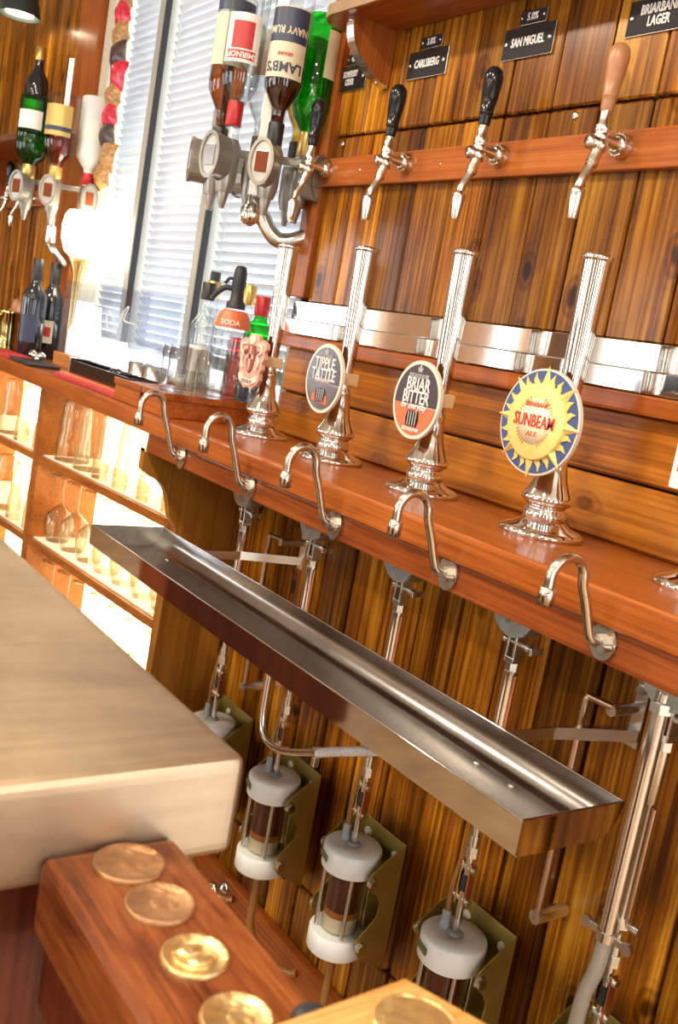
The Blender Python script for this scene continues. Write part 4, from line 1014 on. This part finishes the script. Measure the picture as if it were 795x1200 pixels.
# --- stand nearest the camera
OC = Vector((-1.865, -0.098, 0))
def optic_parts(parent, at, face, win='optic_window', k=1.4):
    """one spirit measure below a bottle mouth; face = turn about Z"""
    def ov(rx, rz, n=28): return [(rx * k * math.cos(2 * PI * j / n), (rz * math.sin(2 * PI * j / n) - 0.026) * k) for j in range(n)]
    o = obj('optic', MB().prism(ov(0.017, 0.031), -0.034 * k, -0.012, 'XZ')
        .lathe([(0.011 * k, -0.070 * k), (0.015 * k, -0.055 * k), (0.016 * k, -0.010), (0.016, 0.004)], 16), 'optic_grey', parent, at, (0, 0, face))
    ring = MB(); A = ov(0.0185, 0.0325); B = ov(0.0145, 0.0275); n = len(A)
    for (y0, y1, C_, D_) in ((-0.034 * k, -0.039 * k, A, A), (-0.039 * k, -0.039 * k, A, B), (-0.039 * k, -0.036 * k, B, B)):
        ring.add([(a_, y0, b_) for a_, b_ in C_] + [(a_, y1, b_) for a_, b_ in D_], [(j, (j + 1) % n, n + (j + 1) % n, n + j) for j in range(n)], True)
    obj('face_ring', ring, 'optic_grey', o)
    obj('face', MB().prism(ov(0.0146, 0.0276), -0.0362 * k, -0.0342 * k, 'XZ'), 'optic_light', o)
    obj('measure_window', MB().box((-0.0085 * k, -0.0385 * k, -0.040 * k), (0.0085 * k, -0.0364 * k, -0.012 * k), 0.001), win, o)
    obj('outlet', MB().lathe([(0.005, -0.092 * k), (0.007, -0.088 * k), (0.011, -0.074 * k), (0.012, -0.069 * k)], 14), 'optic_grey', o)
    return o
st = thing('optic_stand', 'rotary spirit measure stand bolted beside the planked wall', 'stand', (OC.x, OC.y, 1.49))
obj('pole', MB().box((-0.012, -0.006, 0.05), (0.012, 0.006, 0.60), 0.002), 'satin_steel', st, rot=(0, 0, FACE))
obj('hub', MB().lathe([(0.001, -0.014), (0.018, -0.010), (0.024, 0.004), (0.025, 0.022), (0.019, 0.030), (0.017, 0.036), (0.017, 0.076), (0.012, 0.082)], 20), 'chrome', st)
arm_pts = [(0.0, 0, 0.040), tuple(RV * .022 + Vector((0, 0, 0.012))), tuple(RV * .046 + Vector((0, 0, -0.020))), tuple(RV * .075 + Vector((0, 0, -0.032))), tuple(RV * .118 + Vector((0, 0, -0.014)))]
obj('support_arm', MB().tube(smooth_path(arm_pts, 6), 0.017, 14), 'satin_steel', st)
obj('hub_plate', MB().box((-0.09, -0.030, 0.112), (0.095, 0.030, 0.130), 0.004), 'optic_grey', st, rot=(0, 0, FACE - .12))
obj('label_panel', MB().box((-0.010, -0.036, 0.045), (0.010, -0.034, 0.085), 0.001), 'zinc', st, rot=(0, 0, FACE))
OPT = [(-0.092, -0.02, -1.25), (-0.055, 0.060, -0.6), (0.032, 0.075, -0.25), (0.088, 0.012, 0.9), (0.062, -0.07, 2.2), (-0.020, -0.085, -2.4)]
for i_, (r_, n_, f_) in enumerate(OPT):
    p = RV * r_ + NV * n_
    optic_parts(st, (p.x, p.y, 0.135), FACE + f_, 'optic_window' if i_ == 2 else 'optic_silver')
def bp_(i):
    r_, n_, _ = OPT[i]; p = OC + RV * r_ + NV * n_; return (p.x, p.y, 1.628)
G = 'upside-down spirit bottles on the near measure stand'
b, Mx, H = bottle('spirit_bottle', 'upside-down amber whisky bottle with cream label, leftmost on the near stand', 'bottle', bp_(0), ROUND, 'glass', 'liquid_amber', (0.06, 0.25), [(0.04, 0.14, 2.6, 'label_cream', 0.039), (0.015, 0.036, 2.6, 'label_navy', 0.039)], (0.0165, 0.255, 0.289, 'cap_black'), G)
b, Mx, H = bottle('spirit_bottle', 'upside-down clear spirit bottle with red label and red collar on the near stand', 'bottle', bp_(1), ROUND, 'glass', 'liquid_clear', (0.07, 0.25), [(0.06, 0.15, 1.9, 'label_white', 0.039), (0.075, 0.125, 1.1, 'label_red', 0.0394), (0.128, 0.144, 1.5, 'label_red', 0.0394)], (0.0160, 0.215, 0.262, 'cap_red'), G)
letters('SMIRNOFF', 0.0145, 'print_white', b, (0, 0, H - 0.136), 1.0, 0.0003, 0.0003, wrap=0.0397, flip=True)
b, Mx, H = bottle('spirit_bottle', 'upside-down dark rum bottle with a navy and cream label on the near stand', 'bottle', bp_(2), TALL, 'glass', 'liquid_rum', (0.10, 0.29), [(0.055, 0.185, 2.3, 'label_cream', 0.0385), (0.058, 0.120, 2.2, 'label_navy', 0.0388)], (0.0160, 0.262, 0.308, 'cap_black'), G)
letters("LAMB'S", 0.026, 'label_navy', b, (0, 0, H - 0.165), 0.95, 0.0006, 0.0003, wrap=0.0391, flip=True)
letters('NAVY RUM', 0.019, 'label_cream', b, (0, 0, H - 0.098), 0.85, 0.0004, 0.0003, wrap=0.0392, flip=True)
letters('GENUINE', 0.008, 'print_red', b, (0, 0, H - 0.142), 0.9, 0.0003, 0.0003, wrap=0.0391, flip=True)
b, Mx, H = bottle('spirit_bottle', 'upside-down bright green gin bottle on the near stand', 'bottle', bp_(3), GREEN, 'glass_green', 'liquid_green', (0.06, 0.24), [(0.03, 0.12, 1.2, 'label_cream', 0.0406)], (0.0165, 0.222, 0.271, 'cap_gold'), G, rotz=FACE + 1.0)
b, Mx, H = bottle('spirit_bottle', 'upside-down bottle of yellow spirit behind the green gin bottle', 'bottle', bp_(4), TALL, 'glass', 'liquid_yellow', (0.08, 0.28), [(0.06, 0.15, 2.2, 'label_gold', 0.0385)], (0.016, 0.265, 0.307, 'cap_black'), G)
b, Mx, H = bottle('spirit_bottle', 'upside-down clear bottle behind the bottle with the red collar', 'bottle', bp_(5), TALL, 'glass', 'liquid_clear', (0.08, 0.28), [(0.06, 0.15, 2.2, 'label_white', 0.0385)], (0.016, 0.265, 0.307, 'cap_black'), G)

# --- far stand at the left
LC = atY(66, 225, -0.10)
sf = thing('optic_stand', 'spirit measure stand at the far left by the wooden post', 'stand', (LC.x, -0.10, 1.47))
obj('pole', MB().box((-0.008, -0.006, -0.05), (0.008, 0.006, 0.50), 0.002), 'satin_steel', sf, rot=(0, 0, FACE))
obj('hub', MB().lathe([(0.001, -0.06), (0.012, -0.056), (0.017, -0.044), (0.015, 0.004)], 16), 'chrome', sf)
obj('hub_plate', MB().box((-0.11, -0.012, 0.118), (0.095, 0.012, 0.134), 0.003), 'optic_grey', sf, rot=(0, 0, FACE))
obj('support_arm', MB().tube(smooth_path([(0, 0, -0.045), (0.03, 0.01, -0.075), (0.0, 0.05, -0.10), (-0.20 - 0.0, 0.078, -0.06)], 6), 0.012, 12), 'satin_steel', sf)
OPF = [(-0.080, 0.03, -0.3), (0.012, 0.065, 0.0), (0.096, 0.015, 0.5)]
for r_, n_, f_ in OPF:
    p = RV * r_ + NV * n_
    optic_parts(sf, (p.x, p.y, 0.135), FACE + f_)
def fp_(i):
    r_, n_, _ = OPF[i]; return (LC.x + RV.x * r_ + NV.x * n_, -0.10 + RV.y * r_ + NV.y * n_, 1.597)
G2 = 'upside-down spirit bottles on the far measure stand'
fb_, _, _ = bottle('spirit_bottle', 'upside-down green gin bottle with white label on the far stand', 'bottle', fp_(0), GREEN, 'glass_green', 'liquid_green', (0.04, 0.24), [(0.05, 0.11, 1.6, 'label_white', 0.0406)], (0.0165, 0.222, 0.271, 'cap_gold'), G2)
fb_.scale = (1.2, 1.2, 0.88)
fb_, _, _ = bottle('spirit_bottle', 'upside-down whisky bottle with gold label on the far stand', 'bottle', fp_(1), ROUND, 'glass', 'liquid_amber', (0.12, 0.26), [(0.04, 0.14, 2.0, 'label_gold', 0.039), (0.11, 0.125, 2.0, 'label_navy', 0.0393)], (0.0155, 0.235, 0.275, 'label_gold'), G2)
fb_.scale = (1.2, 1.2, 0.88)
fb_, _, _ = bottle('spirit_bottle', 'upside-down frosted white bottle with red neck on the far stand', 'bottle', fp_(2), TALL, 'frost_white', None, None, [(0.08, 0.14, 1.2, 'label_white', 0.0385)], (0.0160, 0.250, 0.290, 'cap_red'), G2)
fb_.scale = (1.2, 1.2, 0.88)

# ================================================================== FAR LEFT WALL THINGS
# far taps (small, same make)
for i, (px, py, lb) in enumerate(((14, 200, 'tiny far wall tap at the left picture edge'), (30, 200, 'tiny far wall tap left of the far measure stand'))):
    P = atY(px + 12, py + 10, -0.016)
    t = dup(taps[1], (P.x, -0.0165, 1.588), 0, lb)
fs = thing('wall_shelf', 'small wooden shelf with arched bracket at the upper left', 'shelf', (-4.15, 0, 1.74))
obj('board', MB().box((-0.6, -0.16, 0.0), (0.78, -0.001, 0.022), 0.003), 'mahogany', fs)
obj('edge_strip', MB().box((-0.6, -0.163, 0.0), (0.78, -0.1602, 0.022), 0.001), 'satin_steel', fs)
cv = smooth_path([(0, -0.15, 0), (0, -0.148, -0.03), (0, -0.13, -0.08), (0, -0.08, -0.13), (0, -0.003, -0.16)], 4)
bk2 = obj('bracket', MB().prism([(-.001, 0)] + [(p.y, p.z) for p in cv], 0.10, 0.12, 'YZ'), 'mahogany_upright', fs)
obj('metal_strip', MB().prism([(p.y - .002, p.z - .002) for p in cv] + [(p.y, p.z) for p in cv][::-1], 0.099, 0.121, 'YZ'), 'satin_steel', bk2)
P = atY(46, 80, -0.09)
bottle('spirit_bottle', 'dark bottle with gold cap standing on the far wall shelf', 'bottle', (P.x, -0.09, 1.762), ROUND, 'wine_dark', None, None, [(0.05, 0.12, 2.0, 'label_gold', 0.039)], (0.017, 0.25, 0.292, 'cap_gold'), 'bottles on the far shelf', inv=False)
# shaded lamp upper left
P = atY(24, 8, -0.12)
lm = thing('shaded_lamp', 'small dark shaded lamp glowing at the top left corner', 'lamp', (P.x, -0.12, P.z - .03))
obj('shade', MB().lathe([(0.070, 0.0), (0.066, 0.03), (0.052, 0.075), (0.030, 0.10), (0.012, 0.108)], 28, cap=False).lathe([(0.068, 0.0), (0.064, 0.03), (0.050, 0.073), (0.028, 0.098)], 28, cap=False), 'lamp_shade', lm)
obj('bulb', MB().lathe([(0.001, 0.004), (0.045, 0.008), (0.050, 0.02), (0.02, 0.06)], 20), 'lamp_glow', lm)
obj('stem', MB().tube([(0, 0, 0.104), (0, 0, 0.16), (0, 0.118, 0.16)], 0.005, 10), 'brass', lm)
# globe table lamp
P = atY(97, 275, -0.02)
gl_ = thing('globe_lamp', 'glowing white globe table lamp in front of the window post', 'lamp', (P.x, -0.05, ZL))
P = atY(97, 275, -0.05); gl_.location.x = P.x
zc = P.z - ZL
obj('globe', MB().lathe([(0.030, zc - .068), (0.048, zc - .055), (0.060, zc - .02), (0.062, zc + .02), (0.056, zc + .05), (0.045, zc + .066), (0.043, zc + .066), (0.0, zc + .060)], 28, cap=False), 'lamp_glow', gl_)
obj('stem', MB().lathe([(0.036, 0.0005), (0.036, 0.012), (0.018, 0.022), (0.012, 0.06), (0.016, zc - .12), (0.030, zc - .085), (0.030, zc - .069)], 24), 'brass', gl_)
# hanging strip of snack packets
top = atY(146, -40, 0.0); bot = atY(133, 222, 0.0)
sx_ = (top.x + bot.x) / 2
sn = thing('snack_strip', 'hanging strip of red and brown snack packets against the window', 'snack strip', (sx_, -0.005, bot.z))
obj('backing_card', MB().box((-0.030, 0.0, 0.0), (0.030, 0.002, 2.59 - bot.z)), 'paper_white', sn)
z = 0.0; k = 0
mats = ['packet_brown', 'packet_brown', 'packet_dark', 'packet_red', 'packet_brown', 'packet_red', 'packet_dark', 'packet_brown', 'packet_red', 'packet_brown', 'packet_brown', 'packet_red', 'packet_dark', 'packet_red']
while z < 2.5 - bot.z and k < 14:
    h_ = 0.085
    m_ = MB()
    n = 6; vs = []
    for j in range(n + 1):
        for i in range(n + 1):
            u, v = i / n, j / n
            d = 0.024 * (math.sin(PI * u) * math.sin(PI * v)) ** 0.6 + random.uniform(-.002, .002)
            vs.append(((u - .5) * 0.115 * (1 - .15 * math.sin(PI * v)), -0.001 - d, v * h_))
    m_.add(vs, [(j * (n + 1) + i, j * (n + 1) + i + 1, (j + 1) * (n + 1) + i + 1, (j + 1) * (n + 1) + i) for j in range(n) for i in range(n)])
    obj('packet', m_, mats[k % len(mats)], sn, (random.uniform(-.008, .008), 0, z), (0, random.uniform(-.4, .4), 0))
    z += 0.058; k += 1

# ================================================================== THINGS ON THE COUNTER
def X_at(px, py, Y): return atY(px, py, Y).x
# acrylic case on an oak base
cx0, cx1 = -2.93, -2.30
ac = thing('acrylic_case', 'long clear acrylic case on an oak base by the window', 'case', ((cx0 + cx1) / 2, -0.06, ZL))
hw = (cx1 - cx0) / 2
obj('base', MB().box((-hw - .01, -0.05, 0.0005), (hw + .01, 0.05, 0.040), 0.003), 'box_oak', ac)
for a, b in (((-hw, -0.044, .04), (hw, -0.041, .25)), ((-hw, 0.041, .04), (hw, 0.044, .25)), ((-hw, -0.041, .04), (-hw + .003, 0.041, .25)), ((hw - .003, -0.041, .04), (hw, 0.041, .25))):
    obj('acrylic_sheet', MB().box(a, b), 'acrylic', ac)
obj('script_print', MB().tube(smooth_path([(0.10, -0.0450, .165), (0.06, -0.0450, .185), (0.05, -0.0450, .16), (0.08, -0.0450, .135), (0.13, -0.0450, .15), (0.16, -0.0450, .19), (0.19, -0.0450, .205), (0.17, -0.0450, .17), (0.24, -0.0450, .165)], 6), 0.0018, 6), 'print_white', ac)
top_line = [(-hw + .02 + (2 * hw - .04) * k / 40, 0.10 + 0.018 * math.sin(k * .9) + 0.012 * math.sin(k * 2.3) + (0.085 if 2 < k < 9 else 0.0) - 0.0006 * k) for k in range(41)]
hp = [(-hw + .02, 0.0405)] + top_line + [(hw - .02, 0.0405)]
tag(obj('glare_shape', MB().prism(hp[::-1], -0.024, 0.024, 'XZ'), 'glare_glow', None, ((cx0 + cx1) / 2, -0.06, ZL)), 'glowing white shape added for the glare inside the clear acrylic case', 'glare shape')  # added emitter standing in for the bright glare, no real lamp
WINE = [(0.034, 0.0), (0.0370, 0.004), (0.0370, 0.180), (0.034, 0.197), (0.022, 0.215), (0.0155, 0.228), (0.0145, 0.285), (0.0155, 0.287), (0.0155, 0.298)]
Gw = 'dark bottles at the far left of the counter'
X = X_at(37, 380, -0.15)
bottle('wine_bottle', 'dark wine bottle with black capsule left of the acrylic case', 'bottle', (X, -0.15, ZL), WINE, 'wine_dark', None, None, [(0.05, 0.13, 1.4, 'label_navy', 0.0374)], (0.0162, 0.235, 0.300, 'cap_black'), Gw, inv=False)
X = X_at(58, 380, -0.064)
bottle('wine_bottle', 'dark bottle with cream oval label touching the acrylic case', 'bottle', (X, -0.064, ZL), WINE, 'wine_dark', None, None, [(0.05, 0.12, 1.3, 'label_cream', 0.0374), (0.07, 0.10, 0.9, 'label_red', 0.0377)], (0.0162, 0.235, 0.300, 'cap_black'), Gw, inv=False)
X = X_at(24, 340, 0.0)
tag(obj('terracotta_jar', MB().lathe([(0.040, 0.0), (0.052, 0.01), (0.054, 0.09), (0.050, 0.115), (0.038, 0.130), (0.034, 0.16), (0.036, 0.165)], 24), 'tan_handle', None, (X_at(27, 380, -0.03), -0.04, ZL + .0005)), 'orange-brown jar behind the dark wine bottle', 'jar')
X = X_at(8, 385, -0.14)
tk = thing('tankard', 'dark metal tankard with handle at the left picture edge', 'tankard', (X, -0.14, ZL))
obj('cup', MB().lathe([(0.050, 0.0005), (0.052, 0.006), (0.047, 0.014), (0.047, 0.118), (0.050, 0.126), (0.046, 0.126), (0.044, 0.02), (0.001, 0.018)], 28), 'tankard', tk)
obj('handle', MB().tube(smooth_path([(0.028, -0.040, 0.105), (0.045, -0.060, 0.105), (0.052, -0.068, 0.075), (0.046, -0.062, 0.035), (0.028, -0.042, 0.025)], 5), 0.006, 10), 'brass', tk)
# bundled foil bits on a dark coaster
X = X_at(42, 412, -0.20)
tag(obj('ash_coaster', MB().box((-0.09, -0.045, 0.0004), (0.09, 0.045, 0.010), 0.004), 'black_matt', None, (X + .02, -0.205, ZL)), 'black rectangular coaster on the far left of the counter', 'coaster')
fm = MB()
for k in range(9): fm.sphere((random.uniform(-.05, .05), random.uniform(-.012, .012), random.uniform(.010, .022)), random.uniform(.008, .014), 8, 5, sc=(1.6, 1, .9))
tag(obj('foil_wrap', fm, 'satin_steel', None, (X + .02, -0.205, ZL + .0105)), 'crumpled foil wrap lying on the black coaster', 'foil')
X = X_at(8, 420, -0.22)
tag(obj('red_book', MB().box((-0.12, -0.035, 0.0004), (0.12, 0.035, 0.012), 0.002), 'red_mat', None, (X, -0.215, ZL)), 'flat red mat at the left picture edge of the counter', 'mat')
# red bar mat and black caddy
mt_ = thing('bar_mat', 'thin red bar mat with pale top under the black caddy', 'mat', (-2.24, -0.198, ZL))
obj('mat_base', MB().box((-0.27, -0.050, 0.0004), (0.145, 0.050, 0.012), 0.002), 'red_mat', mt_)
obj('mat_top', MB().box((-0.25, -0.040, 0.0122), (0.14, 0.046, 0.016), 0.001), 'print_orange', mt_)
cd = thing('bar_caddy', 'black bar caddy with steel front on the red mat', 'caddy', (-2.26, -0.185, ZL + .0165), 0)
cd.scale = (1.35, 1.0, 1.25)
obj('tray_body', MB().box((-0.17, -0.030, 0.0), (0.12, 0.040, 0.006), 0.001).box((-0.17, -0.030, 0.006), (0.12, -0.026, 0.026), .001).box((-0.17, 0.036, 0.006), (0.12, 0.040, 0.026), .001).box((0.116, -0.026, 0.006), (0.12, 0.036, 0.026), .001), 'black_gloss', cd)
obj('steel_front', MB().box((-0.173, -0.032, 0.0), (-0.1702, 0.042, 0.030), .001), 'chrome', cd)
for i, (dx, dz, lb) in enumerate(((-0.10, .030, 'dark corkscrew handle'), (-0.02, .028, 'dark bottle opener handle'))):
    pass
op = thing('bottle_opener', 'dark rounded bottle opener lying in the bar caddy', 'opener', (-2.30, -0.178, ZL + .042))
obj('grip', MB().sphere((0.03, 0, 0.004), 0.013, 14, 8, sc=(2.6, 1, .9)), 'wine_dark', op)
obj('shaft', MB().tube([(0.0, 0, 0.0), (-0.05, 0.004, -0.004)], 0.004, 10), 'satin_steel', op)
cap_g = 'steel tumblers behind the bar caddy'
TUM = [(0.027, 0.0005), (0.0285, 0.002), (0.031, 0.075), (0.0295, 0.075), (0.027, 0.004), (0.001, 0.004)]
for i, (px, lb) in enumerate(((165, 'short steel measuring cup behind the caddy, left one'), (183, 'short steel measuring cup next to the drinking glasses'))):
    tag(obj('steel_cup', MB().lathe(TUM, 24), 'satin_steel', None, (X_at(px, 430, -0.10), -0.10, ZL + .0005)), lb, 'cup', cap_g)
# raised red wooden glass tray at the end of the counter
gt = thing('glass_tray', 'raised red wooden tray of drinking glasses beside the leftmost pump', 'tray', (-1.96, -0.105, ZL))
obj('box', MB().box((-0.13, -0.145, 0.0005), (0.135, 0.125, 0.046), 0.002), 'mahogany', gt)
obj('rim_strip', MB().box((0.1352, -0.147, 0.036), (0.138, 0.127, 0.050), .001).box((-0.13, -0.149, 0.036), (0.138, -0.1472 + .002, 0.050), .001), 'mahogany', gt)
obj('divider', MB().box((0.02, -0.150, 0.002), (0.026, -0.1455, 0.046), .001), 'dark_mahogany', gt)
HI = [(0.0265, 0.0), (0.028, 0.002), (0.0315, 0.098), (0.0305, 0.098), (0.0270, 0.012), (0.001, 0.012)]
zt = ZL + .0505
def hi_glass(loc_, label):
    return tag(obj('highball_glass', MB().lathe(HI, 24), 'glass_thick', None, loc_), label, 'glass', 'drinking glasses on the red tray')
g0 = hi_glass((-1.859, -0.205, zt - .004), 'clear straight drinking glass, leftmost of the front row on the red tray')
names = ['second', 'third', 'fourth']
for k, Yg in enumerate((-0.138, -0.072, -0.006)):
    c = g0.copy(); COL.objects.link(c); c.location = (-1.859, Yg, zt - .004)
    c['label'] = 'clear straight drinking glass, %s from the left in the front row on the red tray' % names[k]
c = g0.copy(); COL.objects.link(c); c.location = (-1.935, -0.185, zt - .004)
c['label'] = 'clear straight drinking glass standing behind the front row on the red tray'
# soda syphon and bottles behind the glasses
sy = thing('soda_syphon', 'ribbed glass soda syphon with red label collar and black head', 'syphon', (X_at(270, 400, -0.07), -0.07, zt - .004), FACE)
rib = []
R0 = 0.041
def fl_lathe(prof, nn=36, amp=.0016):
    mb = MB(); vs = []
    for (r, z) in prof:
        for k in range(nn):
            a = 2 * PI * k / nn; rr = max(.0005, r + (amp if k % 3 == 0 else -amp * .5) * (1 if r > .03 else 0))
            vs.append((rr * math.cos(a), rr * math.sin(a), z))
    mb.add(vs, [(i * nn + k, i * nn + (k + 1) % nn, (i + 1) * nn + (k + 1) % nn, (i + 1) * nn + k) for i in range(len(prof) - 1) for k in range(nn)])
    return mb
obj('glass_body', fl_lathe([(0.001, 0), (0.036, 0.0), (R0, 0.008), (R0, 0.130), (0.0405, 0.150), (0.035, 0.172), (0.024, 0.190), (0.019, 0.196)]), 'glass_thick', sy)
obj('collar_label', MB().lathe([(0.0415, 0.152), (0.0360, 0.174), (0.0250, 0.191)], 30, cap=False), 'print_orange', sy)
letters('SODA', 0.016, 'print_white', sy, (0, -.005, 0.163), 1.0, 0.0003, 0.0003, wrap=0.0395)
obj('head', MB().lathe([(0.021, 0.194), (0.021, 0.205), (0.015, 0.212), (0.013, 0.235), (0.0155, 0.245), (0.014, 0.275), (0.010, 0.284), (0.001, 0.286)], 20), 'black_matt', sy)
obj('spout', MB().tube(smooth_path([(0, 0, 0.232), (-0.025, 0, 0.236), (-0.044, 0, 0.222), (-0.055, 0, 0.205)], 5), 0.0062, 10), 'black_matt', sy)
obj('lever', MB().tube(smooth_path([(0.0, 0, 0.25), (-0.020, 0, 0.256), (-0.030, 0, 0.244)], 4), 0.004, 8), 'black_matt', sy)
Gb = 'bottles behind the drinking glasses'
t, Mx, H = bottle('spirit_bottle', 'clear bottle with cork pourer left of the soda syphon', 'bottle', (X_at(243, 395, 0.0), -0.002, ZL), ROUND, 'glass', 'liquid_clear', (0.01, 0.14), [(0.05, 0.13, 1.6, 'label_cream', 0.039)], (0.0175, 0.262, 0.300, 'cap_gold'), Gb, inv=False)
obj('pourer', MB().lathe([(0.012, 0.300), (0.013, 0.310), (0.0125, 0.322)], 16), 'black_matt', t)
t, Mx, H = bottle('spirit_bottle', 'short clear bottle with black stopper beside the cork pourer', 'bottle', (X_at(236, 400, -0.05), -0.05, zt - .004), [(a * .85, b * .78) for a, b in ROUND], 'glass', 'liquid_clear', (0.01, 0.10), [(0.04, 0.10, 1.4, 'label_white', 0.0335)], (0.0165, 0.205, 0.245, 'cap_black'), Gb, inv=False)
bb1, _, _ = bottle('spirit_bottle', 'clear bottle with tall gold cap right of the soda syphon', 'bottle', (X_at(285, 395, 0.0), 0.0, ZL), ROUND, 'glass', 'liquid_red', (0.01, 0.18), [(0.05, 0.13, 1.6, 'label_red', 0.039)], (0.0185, 0.255, 0.300, 'cap_gold'), Gb, inv=False)
GB = [(0.034, 0.0), (0.038, 0.004), (0.038, 0.175), (0.036, 0.200), (0.030, 0.215), (0.018, 0.225), (0.0165, 0.235), (0.0165, 0.26)]
bb1.scale = (.85, .85, 1)
bb2, _, _ = bottle('spirit_bottle', 'dark green bottle with red cap left of the leftmost pump shaft', 'bottle', (X_at(303, 390, 0.0) , 0.0, ZL + .0), GB, 'glass_green', 'liquid_green', (0.01, 0.20), [(0.04, 0.14, 1.6, 'label_navy', 0.0384)], (0.0200, 0.235, 0.278, 'cap_red'), Gb, inv=False)

bb2.scale = (.85, .85, 1)
# ================================================================== GLASSES IN THE CABINETS
PINT = [(0.0445, 0.0), (0.0455, 0.001), (0.043, 0.05), (0.0385, 0.075), (0.0400, 0.095), (0.034, 0.142), (0.032, 0.152), (0.001, 0.152)]      # mouth down
WINEG = [(0.030, 0.0), (0.031, 0.001), (0.040, 0.035), (0.0405, 0.055), (0.034, 0.078), (0.016, 0.096), (0.0055, 0.104), (0.0038, 0.115), (0.0038, 0.172), (0.007, 0.178), (0.030, 0.183), (0.0345, 0.185), (0.001, 0.186)]
PINT = [(a * 1.04, b * 1.08) for a, b in PINT]
pm = MB().lathe(PINT, 22).mesh('pint_glass'); pm.materials.append(MATS['glass_cab'])
wm = MB().lathe(WINEG, 22).mesh('wine_glass'); wm.materials.append(MATS['glass_cab'])
ORD = ['first', 'second', 'third', 'fourth', 'fifth', 'sixth', 'seventh', 'eighth']
def row(me, name, x0, x1, nx, z, label, cat, group):
    for i in range(nx):
        X = x0 + (x1 - x0) * i / max(1, nx - 1) + random.uniform(-.006, .006)
        o = link(name, me, None, None, (X, cab_front(X) + 0.062, z + .0035), (0, 0, random.uniform(0, 6)))
        tag(o, label % ORD[i], cat, group)
row(pm, 'pint_glass', -2.58, -1.985, 6, 0.836, 'upside-down pint glass, %s from the left on the top shelf of the near cabinet', 'glass', 'pint glasses on the top shelf of the near cabinet')
row(wm, 'wine_glass', -2.60, -1.985, 7, 0.604, 'upside-down wine glass, %s from the left on the middle shelf of the near cabinet', 'glass', 'wine glasses on the middle shelf of the near cabinet')
row(wm, 'wine_glass', -2.60, -1.985, 7, 0.36, 'upside-down wine glass, %s from the left on the near cabinet bottom shelf', 'glass', 'wine glasses on the low shelf of the near cabinet')
row(pm, 'pint_glass', -3.0, -2.74, 3, 0.836, 'upside-down pint glass, %s from the left on the left cabinet top shelf', 'glass', 'pint glasses on the top shelf of the left cabinet')
row(pm, 'pint_glass', -3.0, -2.74, 3, 0.604, 'upside-down pint glass, %s from the left on the left cabinet middle shelf', 'glass', 'pint glasses on the middle shelf of the left cabinet')
